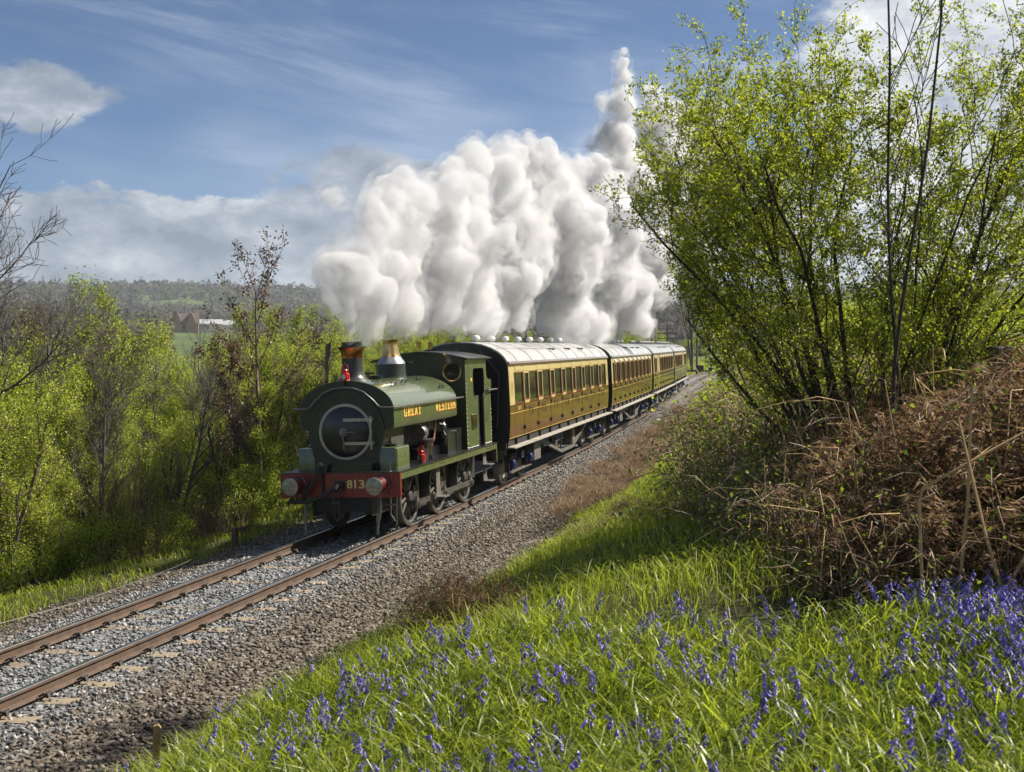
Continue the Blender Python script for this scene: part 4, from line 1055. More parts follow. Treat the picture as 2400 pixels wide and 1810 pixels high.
def bays_first():
    b = [('plain', .03, .62)]; y = .62
    for i in range(9):
        b.append(('win', y, y + 1.14)); y += 1.14
        if i < 8: b.append(('door', y, y + .725)); y += .725
    b.append(('plain', y, CL - .03)); return b
def bays_comp(n, lead, plainmid=None):
    b = [('plain', .03, lead)]; w = (CL - lead - .03 - .4) / n; y = lead
    for i in range(n):
        if plainmid and i in plainmid: b.append(('plain', y, y + w))
        else: b += [('win', y, y + w * .33), ('doorw', y + w * .33, y + w * .67), ('win', y + w * .67, y + w)]
        y += w
    b.append(('plain', y, CL - .03)); return b
V1 = [1.9 + 1.755 * i for i in range(8)]
c1 = coach(0, 'leading coach with nine wide windows, cream above glossy brown, coupled behind the engine', bays_first(), V1, True)
p_ = MB()
ob('coach_number', None) if False else None
for q, tx in ((.98, '671'), (11.1, '11'), (15.5, '671')):
    o = ob('coach_number', text_mesh('coach_number', tx, .30 if len(tx) > 2 else .16, .10, .003, M['gold'], .01), c1); o.matrix_local = Matrix.Translation((halfw(2.04) + .001, q, 1.99)) @ TX_SIDE
ob('name_board', side_strip(MB(), .78, 1.55, (3.045, 3.155), .012, .012).mesh('name_board', M['cream'], False), c1)
coach(1, 'second coach with many narrow windows in threes and white ventilator hoods', bays_comp(9, .45), [2 + 1.6 * i for i in range(9)])
coach(2, 'third coach with a blank cream panel among its dark windows', bays_comp(8, .6, (1,)), [1.4 + 1.35 * i for i in range(12)])
coach(3, 'last coach of the train, side darkest, at the start of the bend', bays_comp(8, .5, (5,)), [1.6 + 1.8 * i for i in range(8)])

# ================================================================== PLANT BUILDERS
class Tubes:
    """many thin tapered tubes gathered in plain arrays"""
    def __init__(s): s.V = []; s.F = []; s.n = 0
    def add(s, pts, rad, k):
        P = np.asarray(pts, float); m = len(P)
        T = np.gradient(P, axis=0); T /= (np.linalg.norm(T, axis=1, keepdims=True) + 1e-9)
        ref = np.array([0, 0, 1.]) if abs(T[0, 2]) < .85 else np.array([1., 0, 0])
        U = np.cross(T, ref); U /= (np.linalg.norm(U, axis=1, keepdims=True) + 1e-9); Wv = np.cross(U, T)
        a = np.arange(k) * 2 * math.pi / k
        rad = np.asarray(rad, float)
        ring = P[:, None] + rad[:, None, None] * (U[:, None] * np.cos(a)[None, :, None] + Wv[:, None] * np.sin(a)[None, :, None])
        s.V.append(ring.reshape(-1, 3))
        i = np.arange(m - 1)[:, None] * k; j = np.arange(k)[None]; q = (j + 1) % k
        s.F.append(np.stack([i + j, i + q, i + k + q, i + k + j], -1).reshape(-1, 4) + s.n); s.n += m * k
    def mesh(s, name, m):
        return arr_mesh(name, np.concatenate(s.V), np.concatenate(s.F), m, smooth=True)

def leaves(pos, size, rng, up=.35, wid=.62, fold=.18):
    """kite-shaped folded leaves, one island each"""
    n = len(pos)
    d = rng.normal(0, 1, (n, 3)); d /= np.linalg.norm(d, axis=1, keepdims=True)
    nn = rng.normal(0, 1, (n, 3)); nn[:, 2] += up * 2; nn -= d * (nn * d).sum(1, keepdims=True); nn /= np.linalg.norm(nn, axis=1, keepdims=True) + 1e-9
    w = np.cross(d, nn); L = (size * rng.uniform(.6, 1.35, n))[:, None]
    a = pos; b = pos + d * L * .5 + w * L * wid * .5 + nn * L * fold; c = pos + d * L; e = pos + d * L * .5 - w * L * wid * .5 + nn * L * fold
    V = np.stack([a, b, c, e], 1).reshape(-1, 3)
    f = np.array([(0, 1, 2), (0, 2, 3)]); F = (f[None] + (np.arange(n) * 4)[:, None, None]).reshape(-1, 3)
    return V, F

def rot_to(d, rng, ang):
    """a direction leaning by ang radians from d"""
    d = d / np.linalg.norm(d); r = rng.normal(0, 1, 3); r -= d * (r @ d); r /= np.linalg.norm(r) + 1e-9
    return d * math.cos(ang) + r * math.sin(ang)

def grow(tb, tips, rng, p, d, L, r, lev, P):
    """one branch with its side branches; tips collects (point, direction) for leaves"""
    if 'keep' in P and lev > 0 and not P['keep'](p + d / np.linalg.norm(d) * L * .8): return
    n = max(3, int(P['seg'][lev])); pts = [p]; dd = d / np.linalg.norm(d); step = L / n
    for i in range(n):
        dd = dd + rng.normal(0, P['wig'][lev], 3) + np.array([0, 0, P['up'][lev]]); dd /= np.linalg.norm(dd); pts.append(pts[-1] + dd * step)
    if 'keep' in P:
        good = [i for i in range(1, n + 1) if not P['keep'](pts[i])]
        if good: pts = pts[:max(2, good[0])]; n = len(pts) - 1
    pts = np.array(pts); tt = np.linspace(0, 1, n + 1); rr = r * (1 - tt * (1 - P['tip'])); rr = np.maximum(rr, P['rmin'])
    tb.add(pts, rr, P['sides'][lev])
    if lev >= P['leaf_from'] and rng.uniform() > P.get('bald', 0):
        for q in range(P['per'][lev]):
            t = rng.uniform(.1, 1.0); i = min(n - 1, int(t * n)); u = t * n - i
            tips.append(pts[i] * (1 - u) + pts[i + 1] * u)
    if lev + 1 < len(P['seg']):
        nb = P['nb'][lev]; nb = int(rng.integers(max(1, int(nb * .75)), int(nb * 1.25) + 2))
        for b in range(nb):
            t = rng.uniform(P['from'][lev], 1.0) if b else 1.0
            i = min(n - 1, int(t * n)); u = t * n - i; q = pts[i] * (1 - u) + pts[i + 1] * u
            nd = rot_to(pts[i + 1] - pts[i], rng, rng.uniform(*P['ang'][lev]))
            grow(tb, tips, rng, q, nd, L * P['ratio'][lev] * rng.uniform(.6, 1.15) * (1.15 - .55 * t), max(P['rmin'], rr[i] * P['rr'][lev]), lev + 1, P)

def tree_meshes(name, seed, P, stems, leafm, barkm, clump, leafsize, spread):
    rng = np.random.default_rng(seed); tb = Tubes(); tips = []
    for (p, d, L, r) in stems: grow(tb, tips, rng, np.array(p, float), np.array(d, float), L, r, 0, P)
    bm_ = tb.mesh(name + '_trunk', barkm)
    lm = None
    if tips and clump:
        T = np.array(tips); T = np.repeat(T, clump, 0) + rng.normal(0, spread, (len(T) * clump, 3))
        Vv, Ff = leaves(T, leafsize, rng); lm = arr_mesh(name + '_crown', Vv, Ff, leafm)
    return bm_, lm
def plant(name, label, cat, meshes, loc, rz=0, sc=1.0, group=None, names=('trunk', 'crown'), rot=None):
    t = thing(name, label, cat, loc, rz, group, sc)
    if rot: t.rotation_euler = rot
    for nm, me in zip(names, meshes):
        if me is not None: ob(nm, me, t)
    return t

# ------------------------------------------------------------------ large hawthorn on the bank (right)
PH = dict(seg=[8, 7, 6, 3], wig=[.11, .15, .17, .22], up=[.03, .035, .03, .02], tip=.3, rmin=.0024, sides=[7, 5, 3, 3], leaf_from=1, per=[0, 3, 4, 2], bald=.10,
          nb=[11, 10, 4], **{'from': [.16, .14, .12]}, ang=[(.35, 1.0), (.35, 1.0), (.5, 1.2)], ratio=[.52, .40, .28], rr=[.42, .5, .6])
def hkeep(q):
    return q[0] > -min(2.65, max(.9, 1.45 + (q[2] - 1.1) * .60)) or q[2] < .5
PH['keep'] = hkeep
st = []
rs = np.random.default_rng(5)
for i in range(17):
    a = rs.uniform(0, 6.283); le = rs.uniform(.15, .55)
    st.append(((.20 * math.cos(a), .20 * math.sin(a), -.1), (math.cos(a) * le, math.sin(a) * le, 1), rs.uniform(3.6, 4.7), rs.uniform(.020, .040)))
for dx, dz, L_ in ((-.45, 1.0, 3.5), (-.62, .9, 3.0), (.5, 1.0, 4.0), (.8, .7, 3.4), (1.0, .35, 2.8), (-.28, 1.0, 4.3), (-.5, 1.0, 4.2), (-.38, 1.0, 4.6), (-.6, 1.0, 3.9), (.3, 1.0, 4.6)):
    st.append(((.12 * dx, rs.uniform(-.1, .1), -.05), (dx, rs.uniform(-.3, .3), dz), L_, .034))
hm = tree_meshes('hawthorn', 21, PH, st, M['haw'], M['bark'], 4, .036, .034)
print('hawthorn leaves', len(hm[1].polygons) // 2)
hx, hy = 9.55, -8.7
plant('hawthorn_tree', 'large many-stemmed hawthorn in fresh yellow-green leaf above the brown bracken bank', 'tree', hm, (hx, hy, H(hx, hy) - .1), .0, 1.0)
hx2, hy2 = 14.6, -4.2
plant('hawthorn_tree', 'second hawthorn behind the large one, at the edge of the picture', 'tree', hm, (hx2, hy2, H(hx2, hy2) - .1), 2.3, (.95, .95, .8))

# tall thin dark saplings in front of the hawthorn
PS = dict(seg=[12, 5, 4], wig=[.035, .08, .1], up=[.02, .06, .03], tip=.3, rmin=.004, sides=[7, 4, 3], leaf_from=9, per=[0, 0, 0], nb=[7, 3], **{'from': [.35, .3]}, ang=[(.3, .7), (.3, .8)], ratio=[.30, .45], rr=[.4, .6])
for k, (x, y, h, lean, lab) in enumerate(((9.95, -10.9, 6.4, (-.10, .0), 'tall thin dark sapling with bare upper twigs, just right of the hawthorn trunk'), (9.7, -11.2, 6.0, (.03, .05), 'slender dark sapling with a forked top, left of the tall thin one'))):
    mm = tree_meshes('sapling', 60 + k, PS, [((0, 0, -.1), (lean[0], lean[1], 1), h, .020)], M['haw'], M['bark'], 0, .04, .04)
    plant('sapling', lab, 'sapling', mm, (x, y, H(x, y)))
PBr = dict(seg=[7, 6, 5, 4], wig=[.08, .12, .14, .16], up=[.05, .05, .04, .03], tip=.3, rmin=.005, sides=[6, 4, 3, 3], leaf_from=9, per=[0] * 4, nb=[9, 7, 5], **{'from': [.2, .2, .15]}, ang=[(.3, .8), (.3, .9), (.3, 1.0)], ratio=[.55, .5, .45], rr=[.5, .55, .6])
mm = tree_meshes('red_twig', 71, PBr, [((0, 0, 0), (.1, 0, 1), 3.8, .04), ((.2, 0, 0), (.4, 0, 1), 3.2, .03)], M['haw'], M['barkfar'], 0, .04, .04)
plant('bare_sapling', 'leafless reddish sapling at the right edge, against the bright cloud', 'sapling', mm, (12.9, -8.3, H(12.9, -8.3)), 0, 1.15)

# ------------------------------------------------------------------ scrub trees on the falling ground to the left
PL = dict(seg=[8, 6, 5, 4], wig=[.07, .12, .16, .2], up=[.03, .06, .04, .02], tip=.3, rmin=.006, sides=[6, 4, 3, 3], leaf_from=1, per=[0, 3, 4, 4], bald=.42, nb=[14, 8, 4], **{'from': [.12, .15, .1]}, ang=[(.25, .65), (.3, .9), (.4, 1.2)], ratio=[.34, .46, .42], rr=[.45, .55, .6])
scrub = []
for k in range(5):
    rs = np.random.default_rng(100 + k); ns = 2 + k % 3; st = []
    for i in range(ns):
        a = rs.uniform(0, 6.283); st.append(((.3 * math.cos(a), .3 * math.sin(a), -.2), (.22 * math.cos(a), .22 * math.sin(a), 1), rs.uniform(4.6, 6.2), rs.uniform(.05, .08)))
    scrub.append(tree_meshes('scrub', 200 + k, PL, st, M['leafl'] if k < 4 else M['olive'], M['bark'] if k % 2 else M['barkpale'], 4, .054, .10))
PU = dict(PL, seg=[5, 5, 4], nb=[9, 6], per=[3, 8, 8], leaf_from=0, ratio=[.5, .5, .45], ang=[(.4, 1.1), (.4, 1.2), (.4, 1.2)])
PU['from'] = [.05, .1, .1]
bushm = []
for k in range(3):
    rs = np.random.default_rng(300 + k); st = []
    for i in range(9):
        a = rs.uniform(0, 6.283); q = rs.uniform(.4, 1.1); st.append(((.4 * math.cos(a), .4 * math.sin(a), -.1), (q * math.cos(a), q * math.sin(a), 1), rs.uniform(1.6, 2.5), rs.uniform(.02, .035)))
    bushm.append(tree_meshes('bush', 320 + k, PU, st, M['leafl'] if k else M['leafd'], M['bark'], 4, .065, .13))
PB = dict(seg=[8, 7, 6, 5], wig=[.06, .10, .13, .16], up=[.03, .05, .05, .03], tip=.25, rmin=.0042, sides=[7, 5, 3, 3], leaf_from=9, per=[0] * 4, nb=[13, 10, 7], **{'from': [.2, .2, .15]}, ang=[(.3, .8), (.3, .9), (.3, 1.0)], ratio=[.5, .52, .48], rr=[.5, .55, .6])
bare = [tree_meshes('bare', 400 + k, PB, [((0, 0, -.2), (.05, 0, 1), 6.5, .10), ((.1, 0, 0), (-.25, .1, 1), 5.5, .07)], None, M['barkfar'], 0, .05, .1) for k in range(2)]

def scat(lat, s): p = tpt(s, lat); return p.x, p.y
rs = random.Random(77)
used = 0
rows = [(-5.5, -4, 26, 2.9, 'b', .5, .85), (-6.9, -3, 40, 1.9, 's', .42, .8), (-8.8, -1, 60, 2.0, 's', .75, 1.05), (-11.5, 1, 66, 2.8, 's', .98, 1.28), (-14.5, 3, 75, 3.2, 's', 1.12, 1.5), (-18.5, 6, 84, 3.8, 's', 1.28, 1.65), (-24, 12, 95, 5.0, 's', 1.5, 1.9)]
LABS = {'b': ('bush', 'bush', 'low leafy bush at the edge of the left verge beside the track', 'low bushes along the left verge'),
        's': ('scrub_tree', 'tree', 'thin many-stemmed tree in young yellow-green leaf on the slope left of the track', 'young trees on the slope left of the track')}
first = {}
for (la, s0, s1, dsp, kind, c0, c1_) in rows:
    s = s0
    while s < s1:
        l2 = la + rs.uniform(-.9, .5); ss = s + rs.uniform(-.6, .6); x, y = scat(l2, ss)
        pool = bushm if kind == 'b' else scrub
        k = rs.choice([0, 1, 2] if kind == 'b' else [0, 1, 2, 3, 0, 1, 2, 3, 4]); sc = rs.uniform(c0, c1_)
        nm, ct, lb, gp = LABS[kind]
        D_ = math.hypot(x - CAM[0], y - CAM[1]); br_ = math.degrees(math.atan2(x - CAM[0], y - CAM[1]))
        if kind == 's' and -30.3 < br_ < -26.2: sc = min(sc, max(.35, (3.75 + .004 * D_ - H(x, y)) / 8.2))
        zone = 'left of the engine' if ss < 9 else ('behind the engine and first coach' if ss < 30 else 'beyond the coaches')
        if kind == 's':
            row = {-6.9: 'in the front row', -8.8: 'in the second row', -11.5: 'halfway back', -14.5: 'well back', -18.5: 'far back'}.get(la, 'in the last row')
            lb = '%s-stemmed young tree %s, %s %s' % (('two', 'three', 'four', 'two', 'three')[k], 'in olive bud' if k == 4 else ('in yellow-green leaf' if k != 3 else 'in spring leaf'), row, zone)
        else: lb = '%s bush with %s leaves at the left verge %s' % (('dark', 'loose', 'rounded')[k], 'dull green' if k == 0 else 'yellow-green', zone)
        key = (kind, k); loc = (x, y, H(x, y) - .08); rz = rs.uniform(0, 6.28); scl = (sc * rs.uniform(.9, 1.1), sc * rs.uniform(.9, 1.1), sc)
        if key not in first: first[key] = plant(nm, lb, ct, pool[k], loc, rz, scl, gp)
        else: dup(first[key], loc, rz, scl, lb)
        s += dsp * rs.uniform(.8, 1.2)
for i in range(120):
    d_ = 80 * (4.8 ** rs.random()); a_ = R(rs.uniform(-39, -17)); x, y = CAM[0] + d_ * math.sin(a_), CAM[1] + d_ * math.cos(a_)
    if latof(x, y) > -30 or (-30.3 < math.degrees(a_) < -26.2 and d_ < 800): continue
    dup(first[('s', rs.choice([0, 4, 4, 4]))], (x, y, H(x, y) - .3), rs.uniform(0, 6), rs.uniform(1.2, 1.9), 'tree in the valley beyond the scrub on the left', 'trees in the valley')
# bare trees at the left edge, ash with brown keys, broken trunk
for (x, y, k, sc, rz, lb) in ((-11.9, .9, 0, 1.72, 1.0, 'tall leafless tree at the left edge, its twigs dark against the clouds'), (-12.5, 7.5, 1, 1.35, 2.2, 'shorter leafless tree at the left edge, right of the tall one'), (-17.5, 19.0, 0, 1.28, 4.0, 'grey leafless tree rising between the yellow-green trees on the left')):
    plant('bare_tree', lb, 'tree', (bare[k][0],), (x, y, H(x, y)), rz, sc)
PA = dict(seg=[9, 7, 5], wig=[.03, .06, .1], up=[.02, .07, .05], tip=.25, rmin=.008, sides=[7, 5, 4], leaf_from=1, per=[0, 5, 5], nb=[15, 4], **{'from': [.22, .3]}, ang=[(.45, .8), (.3, .8)], ratio=[.42, .45], rr=[.5, .6])
rsn = np.random.default_rng(9)
am = tree_meshes('ash', 91, PA, [((0, 0, 0), (.01, .01, 1), 6.6, .085), ((.05, 0, .1), (-.22, .05, 1), 4.2, .05)], M['keys'], M['barkpale'], 4, .085, .07)
x, y = -6.2, 9.3; plant('ash_tree', 'young ash with dangling brown seed clusters standing above the scrub', 'tree', am, (x, y, H(x, y) - .1), .6, 1.0)
for i, (la, ss, k, sc, lb) in enumerate(((-6.2, 1.5, 1, .62, 'bare pale sapling in front of the left bushes, nearest the edge'), (-6.6, 5.5, 0, .70, 'bare sapling between the leafy bushes left of the engine'), (-7.6, 3.2, 1, .85, 'taller bare sapling rising out of the left bushes'), (-8.2, 11.5, 0, .85, 'bare twiggy tree just left of the ash'), (-10.5, 6.5, 1, 1.05, 'leafless twiggy tree standing above the scrub at mid left'), (-7.0, 9.5, 1, .6, 'thin bare sapling below the ash'))):
    x, y = scat(la, ss); plant('bare_sapling', lb, 'sapling', (bare[k][0],), (x, y, H(x, y) - .1), i * 1.9, (sc * .8, sc * .8, sc))
bt = MB(); bt.tube([(0, 0, -.2), (.03, 0, 1.5), (-.02, .03, 3.0), (.05, 0, 4.3), (.06, 0, 5.0)], [.085, .08, .07, .065, .06], 8); bt.tube([(.03, 0, 2.8), (.5, .05, 3.5), (.9, .1, 4.3)], [.06, .045, .02], 6); bt.tube([(.04, 0, 4.2), (-.2, 0, 4.4), (-.5, 0, 4.45)], [.04, .03, .015], 5); bt.tube([(.05, 0, 4.4), (.14, 0, 4.7), (.16, 0, 5.05)], [.05, .045, .04], 6)
x, y = -6.15, 13.9
for q_ in range(14):
    z_ = 1.2 + q_ * .26; a_ = q_ * 2.4; bt.tube([(.03, 0, z_), (.03 + .35 * math.cos(a_), .35 * math.sin(a_), z_ + .3), (.03 + .55 * math.cos(a_ + .3), .55 * math.sin(a_ + .3), z_ + .75)], [.02, .012, .005], 4)
t = thing('broken_tree', 'broken-topped dark tree trunk behind the engine chimney', 'tree', (x, y, H(x, y)), 0); ob('trunk', bt.mesh('trunk', M['barkpale']), t)
# brown dead stems beside the left verge
tb = Tubes(); rsn = np.random.default_rng(15)
for i in range(160):
    b = rsn.normal(0, .45, 3); b[2] = -.1; d = np.array([rsn.normal(0, .12), rsn.normal(0, .12), 1]); L = rsn.uniform(1.0, 2.8)
    p = [b + d * L * t + np.array([0, 0, -.12 * t * t]) + rsn.normal(0, .015, 3) for t in np.linspace(0, 1, 5)]; tb.add(p, np.linspace(.010, .004, 5), 3)
dm_ = tb.mesh('stems', M['twigdry'])
x, y = scat(-5.4, 1.2); tt_ = thing('dead_stem_clump', 'clump of upright dry brown stems among the green bushes', 'plant', (x, y, H(x, y))); ob('stems', dm_, tt_)
x, y = scat(-4.9, 4.2); dup(tt_, (x, y, H(x, y)), 1.2, (1.1, 1.1, .42), 'low tangle of pale dry stems at the verge in front of the bushes')
# trees beyond the train, on the far left of the line
for i, (la, s, k, sc) in enumerate(((-7.5, 62, 1, 1.0), (-8.5, 70, 2, 1.1), (-7, 84, 3, 1.0), (-9, 92, 0, 1.15), (-12, 100, 1, 1.5), (-8, 108, 2, 1.0), (-11, 118, 3, 1.25), (-15, 125, 0, 1.4), (-9.5, 137, 1, .9))):
    x, y = scat(la, s); dup(first[('s', k)], (x, y, H(x, y)), i * 1.3, sc)
# bushes on the far cutting, wood beyond
for i, (la, s, k, sc) in enumerate(((-13, 150, 0, 1.4), (-16, 160, 1, 1.7), (-12, 172, 2, 1.3), (-18, 178, 1, 2.0), (-22, 168, 2, 2.2), (-9.5, 188, 0, 1.4), (-14, 196, 1, 1.9), (-8, 205, 2, 1.6), (-6, 214, 1, 1.8))):
    x, y = scat(la, s); dup(first[('b', k)], (x, y, H(x, y)), i * 1.1, sc, 'yellow-green bush on the far cutting side beyond the train', 'bushes on the far cutting')
for (x, y, k, sc, rz, lb) in ((-14.5, 152, 0, 2.3, 0, 'tall bare tree beyond the last coach, left one of the pair above the signal'), (-9.5, 158, 1, 2.5, 1.5, 'tall bare tree beyond the last coach, with a wide fan of trunks above the signal')):
    plant('bare_tree', lb, 'tree', (bare[k][0],), (x, y, H(x, y) + .0), rz, sc)

# ------------------------------------------------------------------ bramble and dead bracken on the right bank
def mound(seed, R_, Hh, nst, nfr, leafm, nleaf):
    rng = np.random.default_rng(seed); tb = Tubes(); tb2 = []
    tips = []
    for i in range(nst):
        a = rng.uniform(0, 6.283); q = R_ * math.sqrt(rng.uniform(0, 1)); b = np.array([q * math.cos(a), q * math.sin(a), -.05])
        a2 = rng.uniform(0, 6.283); ln = rng.uniform(.25, .95); hh = Hh * rng.uniform(.45, 1.1) * (1.1 - .45 * (q / R_) ** 2)
        e = b + np.array([math.cos(a2) * ln, math.sin(a2) * ln, hh * rng.uniform(.1, .9)]); m_ = (b + e) / 2 + np.array([0, 0, hh * .75])
        t = np.linspace(0, 1, 7)[:, None]; p = b * (1 - t) ** 2 + 2 * m_ * t * (1 - t) + e * t * t + rng.normal(0, .03, (7, 3))
        tb.add(p, np.linspace(.0060, .0022, 7) * rng.uniform(.6, 1.5), 3)
        for k in range(4): tips.append(p[rng.integers(2, 7)])
    sm = tb.mesh('stems', M['twigdry']); ts = Tubes()
    for i in range(70 if nfr > 100 else 0):
        a = rng.uniform(0, 6.283); q = R_ * math.sqrt(rng.uniform(0, 1)); b = np.array([q * math.cos(a), q * math.sin(a), -.05]); hh = Hh * rng.uniform(.7, 1.35)
        d = np.array([rng.normal(0, .28), rng.normal(0, .28), 1.0]); p = [b + d * hh * t + np.array([0, 0, -.1 * t * t]) + rng.normal(0, .012, 3) for t in np.linspace(0, .75, 4)]
        if rng.uniform() < .6:
            k2 = rng.normal(0, .3, 3); k2[2] = rng.uniform(-.25, .1); p += [p[-1] + k2 * .6, p[-1] + k2 * 1.2 + np.array([0, 0, -.06])]
        ts.add(p, np.linspace(.0065, .003, len(p)), 4)
    sm2 = ts.mesh('straw_stems', M['stalk']) if ts.n else None
    T = np.array(tips); T = np.repeat(T, max(1, nleaf // len(T)), 0); T = T + rng.normal(0, .10, T.shape)
    Vv, Ff = leaves(T, .038, rng, .6, .75); lm = arr_mesh('leaves', Vv, Ff, leafm)
    # dead fronds: a rachis with drooping leaflets either side
    VV = []; FF = []; n0 = 0
    for i in range(nfr):
        a = rng.uniform(0, 6.283); q = R_ * math.sqrt(rng.uniform(0, 1)); z0 = Hh * rng.uniform(.15, 1.0) * (1.05 - .4 * (q / R_) ** 2)
        o = np.array([q * math.cos(a), q * math.sin(a), z0]); a2 = rng.uniform(0, 6.283); d = np.array([math.cos(a2), math.sin(a2), rng.uniform(-.9, .3)]); d /= np.linalg.norm(d)
        w = np.cross(d, [0, 0, 1]); w /= np.linalg.norm(w) + 1e-6; L = rng.uniform(.18, .42)
        for k in range(15):
            t = k / 15; c = o + d * L * t + np.array([0, 0, -.25 * t * t]); wl = .075 * (1 - t) + .015
            for sg in (-1, 1):
                e = c + w * sg * wl + d * .02 + np.array([0, 0, rng.uniform(-.06, .02)]) ; s1 = d * .009
                VV += [c - s1, c + s1, e + rng.normal(0, .012, 3)]; FF.append((n0, n0 + 1, n0 + 2)); n0 += 3
    fm = arr_mesh('fronds', np.array(VV), np.array(FF), M['bracken']) if nfr else None
    return sm, lm, fm, sm2
brm = [mound(500, 1.25, 1.1, 560, 420, M['bramble'], 2800), mound(501, 1.25, 1.1, 560, 900, M['bramble'], 1500), mound(502, 1.2, 1.0, 420, 40, M['bramble'], 3600), mound(503, 1.2, 1.2, 380, 0, M['haw'], 4200)]
N3 = ('stems', 'leaves', 'fronds', 'straw_stems')
spec = [(9.5, -14.15, 0, .72), (10.3, -14.5, 1, .9), (11.1, -14.2, 1, 1.0), (11.9, -13.8, 0, 1.0), (9.35, -12.9, 0, .85), (10.4, -13.3, 1, 1.1), (11.5, -13.1, 1, 1.15), (12.5, -12.6, 0, 1.1), (8.95, -11.5, 2, .9), (10.0, -11.9, 1, 1.1), (11.2, -11.7, 1, 1.25), (12.3, -11.0, 0, 1.15), (8.6, -10.0, 2, .95), (9.6, -10.4, 0, 1.0), (10.7, -10.2, 0, 1.15), (12.0, -9.6, 2, 1.15), (8.5, -8.4, 2, .9), (9.4, -8.8, 2, 1.05), (11.4, -8.2, 2, 1.1), (8.3, -6.6, 2, .9), (9.2, -6.6, 2, 1.05), (10.5, -6.4, 3, 1.1), (8.1, -4.4, 2, .95), (9.1, -4.6, 3, 1.1), (8.0, -2.0, 2, .9), (9.0, -2.2, 3, 1.15), (7.9, .4, 2, 1.0), (9.0, .6, 3, 1.2), (7.8, 3.2, 3, .95), (9.0, 3.6, 3, 1.3), (7.8, 6.4, 2, 1.0), (9.1, 7, 3, 1.4), (7.8, 10, 3, 1.0), (9.0, 11, 3, 1.4), (7.8, 14.5, 2, 1.1), (9, 16, 3, 1.5), (7.8, 20, 3, 1.1), (9, 22, 3, 1.6), (7.8, 27, 2, 1.3), (8.6, 33, 3, 1.6), (7.6, 41, 3, 1.4), (7.0, 50, 2, 1.4), (6.5, 58, 3, 1.6), (5.8, 66, 3, 1.5), (5.2, 74, 2, 1.5), (5.2, 84, 3, 1.8), (13.4, -11.5, 3, 1.0), (13.8, -9.5, 3, 1.1)]
BLAB = {0: ('bramble_bush', 'tangle of brown bramble stems with dead fronds on the bank below the hawthorn', 'bramble tangles below the hawthorn'), 1: ('dead_bracken', 'heap of rust-brown dead bracken and dry stems behind the bluebells', 'dead bracken heaps behind the bluebells'),
        2: ('bramble_bush', 'dark low bramble with small green leaves along the top of the grassy bank', 'green brambles along the bank top'), 3: ('bank_bush', 'leafy green bush on the bank top between the hawthorn and the track bend', 'leafy bushes on the bank top')}
fb_ = {}
SPL = {(9.5, -14.15): 'low front tangle of bramble stems at the left end of the bracken', (10.3, -14.5): 'front bracken heap directly behind the thickest bluebells', (11.1, -14.2): 'front bracken heap at the foot of the right edge',
       (11.9, -13.8): 'bramble tangle cut by the right edge in front of the dark post', (9.35, -12.9): 'bramble tangle just behind the low front one, left of the bracken', (10.4, -13.3): 'bracken heap just behind the front heap, mid right', (11.5, -13.1): 'bracken heap around the thick dark fence post',
       (12.5, -12.6): 'bramble tangle beyond the thick fence post at the right edge', (10.0, -11.9): 'bracken heap below and left of the hawthorn trunks', (11.2, -11.7): 'bracken heap right of the hawthorn trunks below the thin saplings', (12.3, -11.0): 'bramble tangle beyond the saplings at the right edge', (9.6, -10.4): 'bramble tangle at the foot of the hawthorn, left side', (10.7, -10.2): 'bramble tangle at the foot of the hawthorn, right side'}
for i, (x, y, k, sc) in enumerate(spec):
    x0_ = x
    x += float(np.interp(y, [-13, -6, 8], [.40, .30, .1])); sc *= float(np.interp(y, [-13, -9, -6, 8, 14], [1, 1.1, 1.22, 1.15, 1]))
    loc = (x, y, H(x, y) - .05); nm, lb, gp = BLAB[k]; rz = (i * 2.399) % 6.28
    lb = SPL.get((round(x0_, 2), y), lb if k > 1 and y > 5 else lb)
    if k == 2: lb = 'dark low bramble with small green leaves on the bank top %s' % ('left of the bracken' if y < -9 else 'in front of the hawthorn' if y < -3 else 'before the first coach' if y < 8 else 'beside the middle coaches' if y < 40 else 'near the far bend')
    if k == 3: lb = 'leafy green bush on the bank top %s' % ('behind the hawthorn trunk' if y < -3 else 'level with the engine' if y < 8 else 'level with the first coach' if y < 26 else 'level with the rear coaches' if y < 60 else 'near the far bend')
    if k not in fb_: fb_[k] = plant(nm, lb, 'bush', brm[k], loc, rz, sc, gp, N3)
    else: dup(fb_[k], loc, rz, (sc, sc, sc * rs.uniform(1.0, 1.25)), lb)
for (x, y, k, sc, lb) in ((6.25, -12.7, 0, .42, 'small dark bramble patch in the grass at the lip of the meadow'), (7.5, -9.2, 2, .34, 'low bramble clump on the open grass slope'), (6.4, -6.5, 2, .38, 'little weedy clump halfway down the grass slope'), (6.0, -1.5, 0, .36, 'brown tangle on the grass slope near the ballast')):
    dup(fb_[k], (x, y, H(x, y) - .05), x * 3, (sc, sc, sc * 1.1), lb)
# hedge and trees behind, to the right
for i, (x, y, k, sc) in enumerate(((14.5, -2, 1, 1.02), (16, 4, 2, 1.22), (19, 2, 1, 1.22), (12.5, 6, 2, 1.02), (14, 12, 1, 1.36), (18, 14, 2, 1.50), (22, 10, 1, 1.50), (11.5, 16, 1, 1.16), (12, 24, 2, 1.36), (16, 26, 1, 1.63), (11, 34, 2, 1.36), (10, 46, 1, 1.50), (9, 60, 2, 1.50), (8.5, 78, 1, 1.63), (26, 20, 2, 1.77), (20, 30, 1, 1.90))):
    dup(first[('b', k)], (x, y, H(x, y)), i * 1.7, sc, 'leafy hedge bush behind the hawthorn, far right', 'hedge bushes behind the hawthorn')

